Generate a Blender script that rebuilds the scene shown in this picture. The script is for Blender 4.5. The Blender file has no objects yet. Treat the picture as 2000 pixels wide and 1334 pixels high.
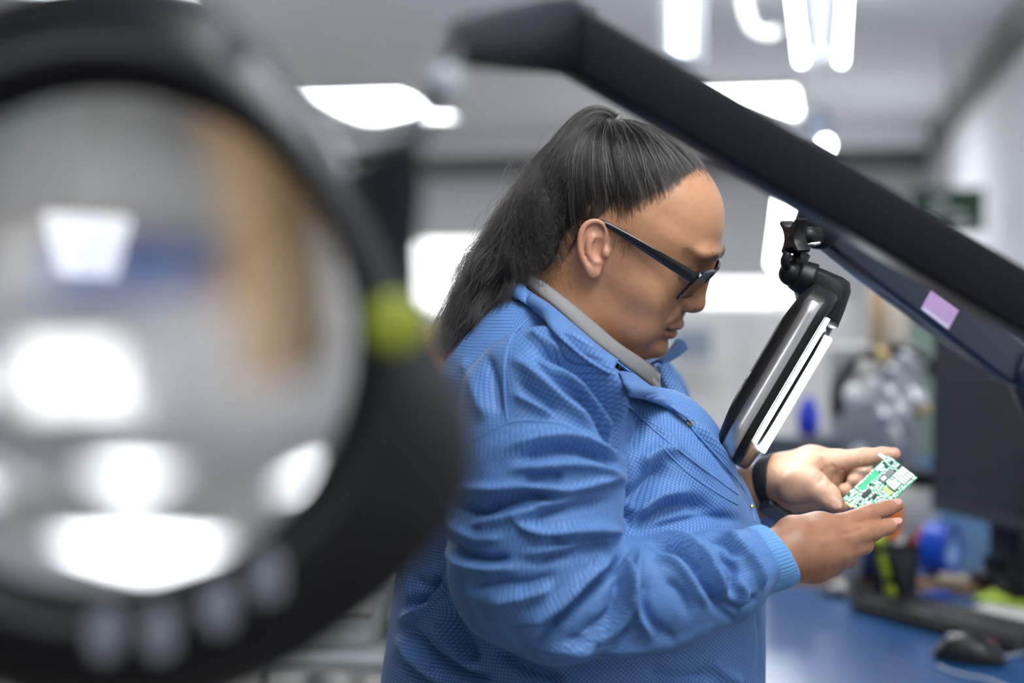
import bpy, bmesh, math, random
import numpy as np
from mathutils import Vector, Matrix
from mathutils.bvhtree import BVHTree

random.seed(7)
rng = np.random.default_rng(11)
SC = bpy.context.scene
COL = SC.collection

# ------------------------------------------------------------------ camera
CAM_LOC = np.array([0.0, 0.0, 1.45])
PITCH = math.radians(2.5)
LENS = 50.0
FPX = LENS / 36.0 * 2000.0
cam_data = bpy.data.cameras.new('camera')
cam = bpy.data.objects.new('camera', cam_data)
COL.objects.link(cam)
cam.location = CAM_LOC
cam.rotation_euler = (math.radians(90) - PITCH, 0, 0)
cam_data.lens = LENS
cam_data.sensor_width = 36.0
cam_data.clip_start = 0.02
cam_data.dof.use_dof = True
cam_data.dof.focus_distance = 1.33
cam_data.dof.aperture_fstop = 1.85
SC.camera = cam

# ------------------------------------------------------------------ world, exposure
world = bpy.data.worlds.new('room_air')
SC.world = world
world.use_nodes = True
bg = world.node_tree.nodes['Background']
bg.inputs[0].default_value = (0.86, 0.92, 1.0, 1)
bg.inputs[1].default_value = 0.20
SC.view_settings.view_transform = 'Standard'
SC.view_settings.look = 'None'
SC.view_settings.gamma = 1.0
SC.view_settings.use_curve_mapping = False
SC.view_settings.exposure = 0.58
SC.cycles.max_bounces = 6
SC.cycles.diffuse_bounces = 3
SC.cycles.glossy_bounces = 3
SC.cycles.transmission_bounces = 6
SC.cycles.adaptive_threshold = 0.03
SC.cycles.caustics_reflective = False
SC.cycles.caustics_refractive = False
SC.cycles.sample_clamp_indirect = 6.0
SC.cycles.use_denoising = True

FWD = np.array([0, math.cos(PITCH), -math.sin(PITCH)])
UPV = np.array([0, math.sin(PITCH), math.cos(PITCH)])
RGT = np.array([1.0, 0, 0])


def P(x, y, D):
    """world point seen at pixel (x, y) of the 2000x1334 frame at depth D in metres"""
    return CAM_LOC + RGT * ((x - 1000) / FPX * D) - UPV * ((y - 667) / FPX * D) + FWD * D


def project(pts):
    d = np.asarray(pts, dtype=np.float64) - CAM_LOC
    z = d @ FWD
    return 1000 + (d @ RGT) / z * FPX, 667 - (d @ UPV) / z * FPX, z


# room axes: the room is turned a little against the camera
RA = math.radians(12.5)
RX = np.array([math.cos(RA), -math.sin(RA), 0])
RY = np.array([math.sin(RA), math.cos(RA), 0])


def room(x, y, z):
    return RX * x + RY * y + np.array([0, 0, z])


# ------------------------------------------------------------------ materials
MATS = {}


def mat(name, color, rough=0.5, metal=0.0, var=0.06, vscale=30.0, bump=0.0, bscale=200.0,
        emit=None, estr=0.0, spec=0.5, coat=0.0, trans=0.0, ior=1.45, sss=0.0, alpha=1.0):
    if name in MATS:
        return MATS[name]
    m = bpy.data.materials.new(name)
    m.use_nodes = True
    nt = m.node_tree
    b = nt.nodes['Principled BSDF']
    tc = nt.nodes.new('ShaderNodeTexCoord')
    nz = nt.nodes.new('ShaderNodeTexNoise')
    nz.inputs['Scale'].default_value = vscale
    nz.inputs['Detail'].default_value = 4
    nt.links.new(tc.outputs['Object'], nz.inputs['Vector'])
    rp = nt.nodes.new('ShaderNodeMix')
    rp.data_type = 'RGBA'
    c = np.array(color[:3])
    rp.inputs[6].default_value = (*np.clip(c * (1 - var * 2), 0, 1), 1)
    rp.inputs[7].default_value = (*np.clip(c * (1 + var * 2), 0, 1), 1)
    nt.links.new(nz.outputs['Fac'], rp.inputs[0])
    nt.links.new(rp.outputs[2], b.inputs['Base Color'])
    b.inputs['Roughness'].default_value = rough
    b.inputs['Metallic'].default_value = metal
    b.inputs['Specular IOR Level'].default_value = spec
    b.inputs['Coat Weight'].default_value = coat
    b.inputs['Transmission Weight'].default_value = trans
    b.inputs['IOR'].default_value = ior
    b.inputs['Alpha'].default_value = alpha
    if sss:
        b.inputs['Subsurface Weight'].default_value = sss
        b.inputs['Subsurface Radius'].default_value = (0.012, 0.005, 0.003)
        b.inputs['Subsurface Scale'].default_value = 0.5
    if emit is not None:
        b.inputs['Emission Color'].default_value = (*emit, 1)
        b.inputs['Emission Strength'].default_value = estr
    if bump:
        n2 = nt.nodes.new('ShaderNodeTexNoise')
        n2.inputs['Scale'].default_value = bscale
        n2.inputs['Detail'].default_value = 3
        nt.links.new(tc.outputs['Object'], n2.inputs['Vector'])
        bp = nt.nodes.new('ShaderNodeBump')
        bp.inputs['Strength'].default_value = bump
        bp.inputs['Distance'].default_value = 0.002
        nt.links.new(n2.outputs['Fac'], bp.inputs['Height'])
        nt.links.new(bp.outputs['Normal'], b.inputs['Normal'])
    MATS[name] = m
    return m


def srgb(r, g, b):
    def f(c):
        c /= 255.0
        return c / 12.92 if c <= 0.04045 else ((c + 0.055) / 1.055) ** 2.4
    return (f(r), f(g), f(b))


# ------------------------------------------------------------------ mesh helpers
def tag(o, label=None, cat=None, group=None, kind=None):
    if label:
        o['label'] = label
    if cat:
        o['category'] = cat
    if group:
        o['group'] = group
    if kind:
        o['kind'] = kind
    return o


def empty(name, loc):
    o = bpy.data.objects.new(name, None)
    o.empty_display_size = 0.05
    o.location = Vector(loc)
    COL.objects.link(o)
    return o


def set_parent(o, parent):
    if parent is None:
        return
    o.parent = parent
    base = Matrix.Identity(4)
    p = parent
    while p is not None:
        base = Matrix.Translation(p.location) @ base if p.parent is None else base
        p = p.parent
    # every mesh is written in world coordinates; only root empties carry a location
    r = parent
    while r.parent is not None:
        r = r.parent
    if parent.parent is None:
        o.matrix_parent_inverse = Matrix.Translation(r.location).inverted()
    else:
        o.matrix_parent_inverse = Matrix.Identity(4)


class MB:
    """collects shapes, then links them as one mesh object"""

    def __init__(self):
        self.v = []
        self.f = []
        self.n = 0

    def add(self, v, f):
        v = np.asarray(v, dtype=np.float64)
        self.v.append(v)
        n = self.n
        self.f.extend([tuple(int(i) + n for i in q) for q in f])
        self.n += len(v)
        return self

    def box(self, c, size, axes=None):
        c = np.asarray(c, float)
        ax = np.eye(3) if axes is None else np.asarray(axes, float)
        s = np.asarray(size, float) / 2
        vs = []
        for k in (-1, 1):
            for j in (-1, 1):
                for i in (-1, 1):
                    vs.append(c + ax[0] * i * s[0] + ax[1] * j * s[1] + ax[2] * k * s[2])
        return self.add(vs, [(0, 2, 3, 1), (4, 5, 7, 6), (0, 1, 5, 4), (2, 6, 7, 3), (0, 4, 6, 2), (1, 3, 7, 5)])

    def prism(self, outline, origin, e1, e2, e3, h, cap=True, chamfer=0.0):
        """outline (2D list) in axes e1,e2 extruded along e3 by h, with chamfered rims"""
        o2 = np.asarray(outline, float)
        n = len(o2)
        origin = np.asarray(origin, float)
        e1, e2, e3 = (np.asarray(e, float) for e in (e1, e2, e3))
        cen = o2.mean(0)
        rings = []
        if chamfer > 0:
            d = o2 - cen
            ln = np.linalg.norm(d, axis=1, keepdims=True)
            ins = o2 - d / ln * chamfer
            rings = [(ins, 0), (o2, chamfer), (o2, h - chamfer), (ins, h)]
        else:
            rings = [(o2, 0), (o2, h)]
        vs = []
        for r, z in rings:
            for p in r:
                vs.append(origin + e1 * p[0] + e2 * p[1] + e3 * z)
        fs = []
        m = len(rings)
        for k in range(m - 1):
            for i in range(n):
                j = (i + 1) % n
                fs.append((k * n + i, k * n + j, (k + 1) * n + j, (k + 1) * n + i))
        if cap:
            fs.append(tuple(range(n - 1, -1, -1)))
            fs.append(tuple((m - 1) * n + i for i in range(n)))
        return self.add(vs, fs)

    def tube(self, path, r, n=12, cap=True, flat=1.0, up=None):
        path = np.asarray(path, float)
        m = len(path)
        r = np.broadcast_to(np.asarray(r, float), (m,))
        t = np.gradient(path, axis=0)
        t /= np.linalg.norm(t, axis=1, keepdims=True) + 1e-12
        u = np.array([0, 0, 1.0]) if up is None else np.asarray(up, float)
        if abs(t[0] @ u) > 0.95:
            u = np.array([1.0, 0, 0])
        vs = []
        for i in range(m):
            u = u - t[i] * (t[i] @ u)
            u /= np.linalg.norm(u)
            w = np.cross(t[i], u)
            for k in range(n):
                a = 2 * math.pi * k / n
                vs.append(path[i] + (u * math.cos(a) * flat + w * math.sin(a)) * r[i])
        fs = []
        for i in range(m - 1):
            for k in range(n):
                k2 = (k + 1) % n
                fs.append((i * n + k, i * n + k2, (i + 1) * n + k2, (i + 1) * n + k))
        if cap:
            fs.append(tuple(range(n - 1, -1, -1)))
            fs.append(tuple((m - 1) * n + k for k in range(n)))
        return self.add(vs, fs)

    def lathe(self, prof, origin, axis=(0, 0, 1), n=32, ref=None, close=False):
        """prof: list of (radius, height) turned about the axis"""
        axis = np.asarray(axis, float)
        axis /= np.linalg.norm(axis)
        ref = np.array([1.0, 0, 0]) if ref is None else np.asarray(ref, float)
        if abs(ref @ axis) > 0.9:
            ref = np.array([0, 1.0, 0])
        u = ref - axis * (ref @ axis)
        u /= np.linalg.norm(u)
        w = np.cross(axis, u)
        vs = []
        for (r, h) in prof:
            for k in range(n):
                a = 2 * math.pi * k / n
                vs.append(np.asarray(origin) + axis * h + (u * math.cos(a) + w * math.sin(a)) * r)
        fs = []
        m = len(prof)
        for i in range(m - 1 if not close else m):
            i2 = (i + 1) % m
            for k in range(n):
                k2 = (k + 1) % n
                fs.append((i * n + k, i * n + k2, i2 * n + k2, i2 * n + k))
        if not close:
            if prof[0][0] > 1e-6:
                fs.append(tuple(range(n - 1, -1, -1)))
            if prof[-1][0] > 1e-6:
                fs.append(tuple((m - 1) * n + k for k in range(n)))
        return self.add(vs, fs)

    def ball(self, c, r, n=20, axes=None):
        c = np.asarray(c, float)
        r = np.broadcast_to(np.asarray(r, float), (3,))
        ax = np.eye(3) if axes is None else np.asarray(axes, float)
        m = n // 2
        vs, fs = [], []
        for i in range(m + 1):
            th = math.pi * i / m
            for k in range(n):
                a = 2 * math.pi * k / n
                q = np.array([math.sin(th) * math.cos(a), math.sin(th) * math.sin(a), math.cos(th)]) * r
                vs.append(c + ax.T @ q)
        for i in range(m):
            for k in range(n):
                k2 = (k + 1) % n
                fs.append((i * n + k, (i + 1) * n + k, (i + 1) * n + k2, i * n + k2))
        return self.add(vs, fs)

    def grid(self, G, closed_u=False):
        """G: array (m, n, 3)"""
        G = np.asarray(G, float)
        m, n = G.shape[:2]
        fs = []
        for i in range(m - 1):
            for k in range(n if closed_u else n - 1):
                k2 = (k + 1) % n
                fs.append((i * n + k, i * n + k2, (i + 1) * n + k2, (i + 1) * n + k))
        return self.add(G.reshape(-1, 3), fs)

    def build(self, name, material, parent=None, smooth=True, auto=None, thick=0.0, bevel=0.0, offset=0.0):
        v = np.concatenate(self.v) if self.v else np.zeros((0, 3))
        return build_mesh(name, v, self.f, material, parent, smooth, auto, thick, bevel, offset)


def build_mesh(name, v, f, material, parent=None, smooth=True, auto=None, thick=0.0, bevel=0.0, offset=0.0):
    me = bpy.data.meshes.new(name)
    if isinstance(f, np.ndarray):
        nf, k = f.shape
        me.vertices.add(len(v))
        me.vertices.foreach_set('co', np.asarray(v, np.float32).ravel())
        me.loops.add(nf * k)
        me.loops.foreach_set('vertex_index', f.astype(np.int32).ravel())
        me.polygons.add(nf)
        me.polygons.foreach_set('loop_start', np.arange(0, nf * k, k, dtype=np.int32))
        me.update(calc_edges=True)
        me.validate()
    else:
        me.from_pydata([tuple(p) for p in v], [], f)
        bm = bmesh.new()
        bm.from_mesh(me)
        bmesh.ops.remove_doubles(bm, verts=bm.verts, dist=1e-6)
        bmesh.ops.recalc_face_normals(bm, faces=bm.faces)
        bm.to_mesh(me)
        bm.free()
    me.polygons.foreach_set('use_smooth', [smooth] * len(me.polygons))
    o = bpy.data.objects.new(name, me)
    COL.objects.link(o)
    if material is not None:
        me.materials.append(material)
    if thick:
        s = o.modifiers.new('thick', 'SOLIDIFY')
        s.thickness = thick
        s.offset = offset
    if bevel:
        b = o.modifiers.new('bevel', 'BEVEL')
        b.width = bevel
        b.segments = 2
        b.limit_method = 'ANGLE'
        b.angle_limit = math.radians(35)
    if smooth and auto is not None:
        me.set_sharp_from_angle(angle=math.radians(auto))
    set_parent(o, parent)
    return o


def rrect(w, h, r, n=6):
    """rounded rectangle outline centred on 0"""
    pts = []
    for cx, cy, a0 in ((w / 2 - r, h / 2 - r, 0), (-w / 2 + r, h / 2 - r, 90), (-w / 2 + r, -h / 2 + r, 180), (w / 2 - r, -h / 2 + r, 270)):
        for i in range(n + 1):
            a = math.radians(a0 + 90 * i / n)
            pts.append((cx + r * math.cos(a), cy + r * math.sin(a)))
    return pts


def unit(v):
    v = np.asarray(v, float)
    return v / np.linalg.norm(v)


def spline(pts, n):
    """Catmull-Rom through pts, n samples"""
    pts = np.asarray(pts, float)
    m = len(pts)
    if m < 3:
        t = np.linspace(0, 1, n)[:, None]
        return pts[0] * (1 - t) + pts[-1] * t
    ext = np.vstack([2 * pts[0] - pts[1], pts, 2 * pts[-1] - pts[-2]])
    seg = np.linalg.norm(np.diff(pts, axis=0), axis=1)
    cum = np.concatenate([[0], np.cumsum(seg)])
    s = np.linspace(0, cum[-1], n)
    i = np.clip(np.searchsorted(cum, s, side='right') - 1, 0, m - 2)
    t = ((s - cum[i]) / np.maximum(seg[i], 1e-9))[:, None]
    p0, p1, p2, p3 = ext[i], ext[i + 1], ext[i + 2], ext[i + 3]
    return 0.5 * ((2 * p1) + (-p0 + p2) * t + (2 * p0 - 5 * p1 + 4 * p2 - p3) * t ** 2 + (-p0 + 3 * p1 - 3 * p2 + p3) * t ** 3)


# ------------------------------------------------------------------ signed distance helpers
class Field:
    def __init__(self, lo, hi, h):
        self.lo = np.asarray(lo, float)
        self.h = h
        self.n = np.ceil((np.asarray(hi, float) - self.lo) / h).astype(int) + 1
        self.F = np.full(self.n, 0.2, np.float32)

    def pts(self, a, b):
        ax = [(self.lo[i] + self.h * np.arange(a[i], b[i])).astype(np.float32) for i in range(3)]
        return np.meshgrid(*ax, indexing='ij', sparse=True)

    def _box(self, lo, hi, k):
        a = np.clip(np.floor((np.asarray(lo) - k - self.lo) / self.h).astype(int), 0, self.n)
        b = np.clip(np.ceil((np.asarray(hi) + k - self.lo) / self.h).astype(int) + 1, 0, self.n)
        return a, b

    def apply(self, fn, lo, hi, k=0.004, op='add', pad=0.012):
        a, b = self._box(lo, hi, k + pad)
        if np.any(b - a < 1):
            return
        X, Y, Z = self.pts(a, b)
        d = fn(X, Y, Z)
        sl = tuple(slice(a[i], b[i]) for i in range(3))
        f = self.F[sl]
        if op == 'add':
            hh = np.clip(0.5 + 0.5 * (f - d) / k, 0, 1)
            self.F[sl] = f * (1 - hh) + d * hh - k * hh * (1 - hh)
        else:
            hh = np.clip(0.5 - 0.5 * (f + d) / k, 0, 1)
            self.F[sl] = f * (1 - hh) - d * hh + k * hh * (1 - hh)

    def cone(self, p0, p1, r0, r1, k=0.004, op='add'):
        p0 = np.asarray(p0, float)
        p1 = np.asarray(p1, float)
        ba = p1 - p0
        L2 = float(ba @ ba) + 1e-12

        def fn(X, Y, Z):
            px, py, pz = X - p0[0], Y - p0[1], Z - p0[2]
            t = np.clip((px * ba[0] + py * ba[1] + pz * ba[2]) / L2, 0, 1)
            return np.sqrt((px - ba[0] * t) ** 2 + (py - ba[1] * t) ** 2 + (pz - ba[2] * t) ** 2) - (r0 + (r1 - r0) * t)
        r = max(r0, r1)
        self.apply(fn, np.minimum(p0, p1) - r, np.maximum(p0, p1) + r, k, op)

    def chain(self, pts, rs, k=0.004, op='add'):
        for i in range(len(pts) - 1):
            self.cone(pts[i], pts[i + 1], rs[i], rs[i + 1], k, op)

    def ell(self, c, r, axes=None, k=0.004, op='add'):
        c = np.asarray(c, float)
        r = np.asarray(r, float)
        A = np.eye(3) if axes is None else np.asarray(axes, float)

        def fn(X, Y, Z):
            px, py, pz = X - c[0], Y - c[1], Z - c[2]
            q = [(px * A[i][0] + py * A[i][1] + pz * A[i][2]) / r[i] for i in range(3)]
            k0 = np.sqrt(q[0] ** 2 + q[1] ** 2 + q[2] ** 2)
            k1 = np.sqrt((q[0] / r[0]) ** 2 + (q[1] / r[1]) ** 2 + (q[2] / r[2]) ** 2) + 1e-9
            return k0 * (k0 - 1.0) / k1
        m = float(r.max())
        self.apply(fn, c - m, c + m, k, op)

    def mesh(self):
        """naive surface nets, vectorised"""
        F = self.F
        nx, ny, nz = F.shape
        S = F < 0
        cnt = np.zeros((nx - 1, ny - 1, nz - 1), np.int8)
        for i in (0, 1):
            for j in (0, 1):
                for k in (0, 1):
                    cnt += S[i:nx - 1 + i, j:ny - 1 + j, k:nz - 1 + k]
        act = (cnt > 0) & (cnt < 8)
        idx = np.argwhere(act)
        lut = np.full(act.shape, -1, np.int64)
        lut[act] = np.arange(len(idx))
        pos = np.zeros((len(idx), 3))
        num = np.zeros(len(idx))
        cor = [(i, j, k) for i in (0, 1) for j in (0, 1) for k in (0, 1)]
        vals = {c: F[idx[:, 0] + c[0], idx[:, 1] + c[1], idx[:, 2] + c[2]].astype(np.float64) for c in cor}
        for a in cor:
            for ax in range(3):
                if a[ax] == 0:
                    b = list(a)
                    b[ax] = 1
                    b = tuple(b)
                    va, vb = vals[a], vals[b]
                    m = (va < 0) != (vb < 0)
                    t = np.where(m, va / np.where(m, va - vb, 1), 0)
                    p = np.array(a, float)[None] + np.zeros((len(idx), 1))
                    p[:, ax] = t
                    pos += np.where(m[:, None], p, 0)
                    num += m
        pos = (pos / num[:, None] + idx) * self.h + self.lo
        quads = []
        for ax in range(3):
            a1, a2 = (ax + 1) % 3, (ax + 2) % 3
            sl0 = [slice(None)] * 3
            sl1 = [slice(None)] * 3
            sl0[ax] = slice(0, -1)
            sl1[ax] = slice(1, None)
            s0, s1 = S[tuple(sl0)], S[tuple(sl1)]
            e = np.argwhere(s0 != s1)
            ok = (e[:, a1] > 0) & (e[:, a2] > 0) & (e[:, a1] < F.shape[a1] - 1) & (e[:, a2] < F.shape[a2] - 1)
            e = e[ok]
            inside = s0[e[:, 0], e[:, 1], e[:, 2]]
            q = []
            for d1, d2 in ((1, 1), (0, 1), (0, 0), (1, 0)):
                c = e.copy()
                c[:, a1] -= d1
                c[:, a2] -= d2
                q.append(lut[c[:, 0], c[:, 1], c[:, 2]])
            q = np.stack(q, 1)
            q[~inside] = q[~inside][:, ::-1]
            quads.append(q)
        return pos, np.concatenate(quads)


def relax(v, f, it=2, lam=0.5):
    """a little Laplacian smoothing on a quad mesh"""
    e = np.concatenate([f[:, [0, 1]], f[:, [1, 2]], f[:, [2, 3]], f[:, [3, 0]]])
    e = np.concatenate([e, e[:, ::-1]])
    n = len(v)
    deg = np.bincount(e[:, 0], minlength=n)[:, None]
    for _ in range(it):
        s = np.stack([np.bincount(e[:, 0], weights=v[e[:, 1], i], minlength=n) for i in range(3)], 1)
        v = v + lam * (s / np.maximum(deg, 1) - v)
    return v


def vnormals(v, f):
    a = np.cross(v[f[:, 2]] - v[f[:, 0]], v[f[:, 3]] - v[f[:, 1]])
    n = np.zeros_like(v)
    for k in range(4):
        for i in range(3):
            n[:, i] += np.bincount(f[:, k], weights=a[:, i], minlength=len(v))
    return n / (np.linalg.norm(n, axis=1, keepdims=True) + 1e-12)


def vnoise(p, freq, seed=0):
    """cheap smooth 3D value noise in -1..1"""
    r = np.random.default_rng(seed)
    T = r.uniform(-1, 1, (32, 32, 32))
    q = np.asarray(p) * freq + 100.0
    i = np.floor(q).astype(int)
    t = q - i
    t = t * t * (3 - 2 * t)
    out = 0
    for a in (0, 1):
        for b in (0, 1):
            for c in (0, 1):
                w = (t[..., 0] if a else 1 - t[..., 0]) * (t[..., 1] if b else 1 - t[..., 1]) * (t[..., 2] if c else 1 - t[..., 2])
                out = out + w * T[(i[..., 0] + a) % 32, (i[..., 1] + b) % 32, (i[..., 2] + c) % 32]
    return out


def poly_dist(px, py, poly):
    """distance of points to a pixel polyline and the position along it (0..1)"""
    poly = np.asarray(poly, float)
    best = np.full(px.shape, 1e9)
    tt = np.zeros(px.shape)
    L = np.linalg.norm(np.diff(poly, axis=0), axis=1)
    cum = np.concatenate([[0], np.cumsum(L)])
    for i in range(len(poly) - 1):
        d = poly[i + 1] - poly[i]
        t = np.clip(((px - poly[i, 0]) * d[0] + (py - poly[i, 1]) * d[1]) / (d @ d + 1e-9), 0, 1)
        r = np.hypot(px - poly[i, 0] - d[0] * t, py - poly[i, 1] - d[1] * t)
        m = r < best
        best = np.where(m, r, best)
        tt = np.where(m, (cum[i] + t * L[i]) / cum[-1], tt)
    return best, tt
# ================================================================== the room
CEIL_Z = 2.45
M_ceil = mat('ceiling_paint', (0.80, 0.80, 0.83), 0.9, var=0.02, vscale=2)
M_wall = mat('wall_paint', (0.84, 0.85, 0.87), 0.85, var=0.02, vscale=3)
M_floor = mat('vinyl_floor', (0.20, 0.19, 0.18), 0.45, var=0.08, vscale=4)
M_white = mat('white_plastic', (0.78, 0.78, 0.77), 0.5, var=0.02)
M_grey = mat('grey_plastic', (0.36, 0.38, 0.40), 0.5)
M_black = mat('black_plastic', (0.006, 0.006, 0.007), 0.40, var=0.1, bump=0.03, bscale=900, spec=0.32)
M_blackm = mat('matte_black_metal', (0.004, 0.0045, 0.007), 0.45, var=0.1, spec=0.16)
M_chrome = mat('polished_metal', (0.72, 0.72, 0.72), 0.16, 1.0, var=0.02)
M_brushed = mat('brushed_metal', (0.55, 0.54, 0.53), 0.34, 1.0, var=0.05)
M_lit = mat('light_diffuser', (0.9, 0.9, 0.9), 0.5, emit=(0.91, 0.955, 1.0), estr=10.5)
M_tube = mat('tube_light', (0.9, 0.9, 0.9), 0.5, emit=(0.93, 0.97, 1.0), estr=20.0)
M_daylit = mat('daylit_pane', (0.9, 0.9, 0.9), 0.3, emit=(0.97, 0.99, 1.0), estr=1.9)


def slab(name, x0, x1, y0, y1, z0, z1, m):
    c = room((x0 + x1) / 2, (y0 + y1) / 2, (z0 + z1) / 2)
    o = MB().box(c, (x1 - x0, y1 - y0, z1 - z0), (RX, RY, (0, 0, 1))).build(name, m, smooth=False)
    return tag(o, kind='structure')


slab('floor', -7.0, 1.0, -3.5, 11.6, -0.1, 0.0, M_floor)
slab('ceiling', -7.0, 1.0, -3.5, 11.6, CEIL_Z, CEIL_Z + 0.1, M_ceil)
slab('wall_back', -7.0, 1.0, 11.3, 11.5, 0, CEIL_Z, M_wall)
slab('wall_right', 0.74, 0.9, -3.5, 11.3, 0, CEIL_Z, M_wall)
slab('wall_front', -7.0, 1.0, -3.7, -3.5, 0, CEIL_Z, mat('grey_wall_paint', (0.40, 0.41, 0.43), 0.85, var=0.02, vscale=3))  # unseen wall behind the camera, added to keep out the world fill
slab('wall_left', -6.6, -6.4, -3.5, 11.3, 0, CEIL_Z, M_wall)
M_trim = mat('grey_trim', (0.20, 0.20, 0.20), 0.7)
slab('trim_1', -6.4, 0.74, 11.12, 11.3, CEIL_Z - 0.16, CEIL_Z, M_trim)
slab('trim_2', 0.66, 0.74, -3.5, 11.12, CEIL_Z - 0.10, CEIL_Z, M_trim)
slab('trim_3', -6.4, 0.62, 9.55, 9.75, CEIL_Z - 0.13, CEIL_Z, M_ceil)


# windows in the back wall
def window(name, x, z, w, h, nx=1):
    f = MB()
    y = 11.28
    t = 0.05
    ax = (RX, RY, (0, 0, 1))
    for sx in (-1, 1):
        f.box(room(x + sx * (w / 2 + t / 2), y, z), (t, 0.08, h + 2 * t), ax)
    for sz in (-1, 1):
        f.box(room(x, y, z + sz * (h / 2 + t / 2)), (w, 0.08, t), ax)
    o = f.build(name, M_white, smooth=False)
    tag(o, kind='structure')
    for i in range(nx):
        wi = w / nx
        MB().box(room(x - w / 2 + wi * (i + .5), y + 0.005, z), (wi - 0.03, 0.02, h), ax).build('window_pane', M_daylit, o, smooth=False)
    return o


def room_xy(px, D):
    w = P(px, 546, D)
    return float(w @ RX), float(w @ RY)


def wall_hit(px, yr):
    """room x on the plane room-y = yr seen at pixel column px"""
    t = (px - 1000) / FPX
    d = np.array([t, 1.0, 0])
    D = yr / (d @ RY)
    return float((d * D) @ RX), D


xw, Dw = wall_hit(850, 11.28)
window('window_1', xw - 0.25, 1.45 + (546 - 540) / FPX * Dw, 1.35, 0.58, 2)
xw, Dw = wall_hit(1455, 11.28)
window('window_2', xw - 0.10, 1.45 + (546 - 571) / FPX * Dw, 0.98, 0.17, 1)
xw, Dw = wall_hit(330, 11.28)
window('window_3', xw, 1.45 - 0.05, 1.5, 0.7, 2)


# recessed ceiling panels
def ceiling_panel(xr, yr, label):
    root = empty('ceiling_light', room(xr, yr, CEIL_Z))
    tag(root, label, 'ceiling light', 'flat ceiling light panels')
    ax = (RX, RY, (0, 0, 1))
    w, l, t = 0.60, 1.20, 0.03
    f = MB()
    for s in (-1, 1):
        f.box(room(xr + s * (w / 2), yr, CEIL_Z - 0.02), (t, l + t, 0.035), ax)
        f.box(room(xr, yr + s * (l / 2), CEIL_Z - 0.02), (w - t, t, 0.035), ax)
    f.build('frame', M_white, root, smooth=False)
    MB().box(room(xr, yr, CEIL_Z - 0.014), (w - t, l - t, 0.012), ax).build('diffuser', M_lit, root, smooth=False)


ceiling_panel(-2.46, 7.7, 'ceiling light panel seen just left of the ponytail')
ceiling_panel(-0.46, 8.0, 'ceiling light panel seen between the black bar and the twin tubes')
for xr, yr, lab in ((-4.46, 7.7, 'ceiling light panel over the far left of the room'),
                    (-4.46, 4.1, 'ceiling light panel over the left of the room, halfway back'),
                    (-2.46, 4.1, 'ceiling light panel over the room behind the woman, out of frame above'),
                    (-0.46, 4.05, 'ceiling light panel above the desk end, out of frame above'),
                    (0.28, 0.62, 'unseen ceiling panel added as key light above the right front of the workbench'),  # off-grid panel out of view, added as key light
                    (-0.45, -1.5, 'ceiling light panel right behind the camera')):
    ceiling_panel(xr, yr, lab)


# hanging twin tube fixture along the desk
def twin_tube(D0, D1, label):
    root = empty('tube_light_fixture', P(1600, 130, D0))
    tag(root, label, 'tube light')
    a0, a1 = P(1565, 118, D0), P(1643, 118, D0)
    dirv = RY
    for a, nm in ((a0, 'tube'), (a1, 'tube')):
        b = a + dirv * (D1 - D0)
        MB().tube([a, a + dirv * 0.01, b], 0.0085, 14).build(nm, M_tube, root)
    mid = (a0 + a1) / 2
    up = np.array([0, 0, 1.0])
    MB().box(mid + dirv * (D1 - D0) / 2 + up * 0.060, (0.05, abs(D1 - D0) + 0.06, 0.045), (RX, RY, up)).build('housing', M_grey, root, smooth=False)
    MB().box(mid + up * 0.02, (0.15, 0.03, 0.04), (RX, RY, up)).build('end_bracket', M_grey, root, smooth=False)
    for s in (0.15, 0.85):
        q = mid + dirv * (D1 - D0) * s + up * 0.07
        MB().tube([q, np.array([q[0], q[1], CEIL_Z])], 0.004, 6).build('hanger', M_grey, root)
    return root


twin_tube(5.0, 1.9, 'twin white tube light hanging at the top right of the picture')

# rod, small shade and bulb hanging below the far end of the tubes
pr = empty('pendant_lamp', P(1595, 130, 5.3))
tag(pr, 'small grey pendant lamp on a white rod below the twin tubes', 'lamp')
MB().tube([P(1588, 60, 5.3), P(1592, 215, 5.3)], 0.022, 12).build('rod', M_white, pr)
MB().lathe([(0.03, 0.0), (0.055, -0.05), (0.06, -0.10), (0.05, -0.11)], P(1598, 215, 5.3), n=20).build('shade', mat('blue_grey_enamel', (0.24, 0.28, 0.34), 0.4), pr)
MB().ball(P(1613, 284, 5.3), (0.02, 0.02, 0.025), 14).build('bulb', M_tube, pr)

# curved conduit on the ceiling
tag(MB().tube(spline([P(1452, -60, 4.6), P(1455, 10, 4.6), P(1470, 55, 4.6), P(1495, 66, 4.6), P(1512, 60, 4.65)], 30), 0.016, 10).build('conduit_pipe', M_white),
    'white curved conduit pipe under the ceiling left of the twin tubes', 'pipe')

# lit box hanging left of the conduit
hb = empty('hanging_light_box', P(1330, 50, 3.6))
tag(hb, 'hanging light box with dark frame at the top edge, above the black bar', 'lamp')
MB().box(P(1331, 25, 3.6) + RY * 0.03, (0.112, 0.05, 0.28), (RX, RY, (0, 0, 1))).build('case', M_grey, hb, smooth=False, bevel=0.01)
MB().box(P(1332, 22, 3.6), (0.062, 0.01, 0.22), (RX, RY, (0, 0, 1))).build('lit_panel', mat('cool_lit_panel', (0.8, 0.85, 0.9), 0.4, emit=(0.85, 0.93, 1.0), estr=1.5), hb, smooth=False)
MB().tube([P(1331, -30, 3.6), P(1331, -30, 3.6) + np.array([0, 0, 0.3])], 0.006, 8).build('hanger', M_grey, hb)

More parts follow.
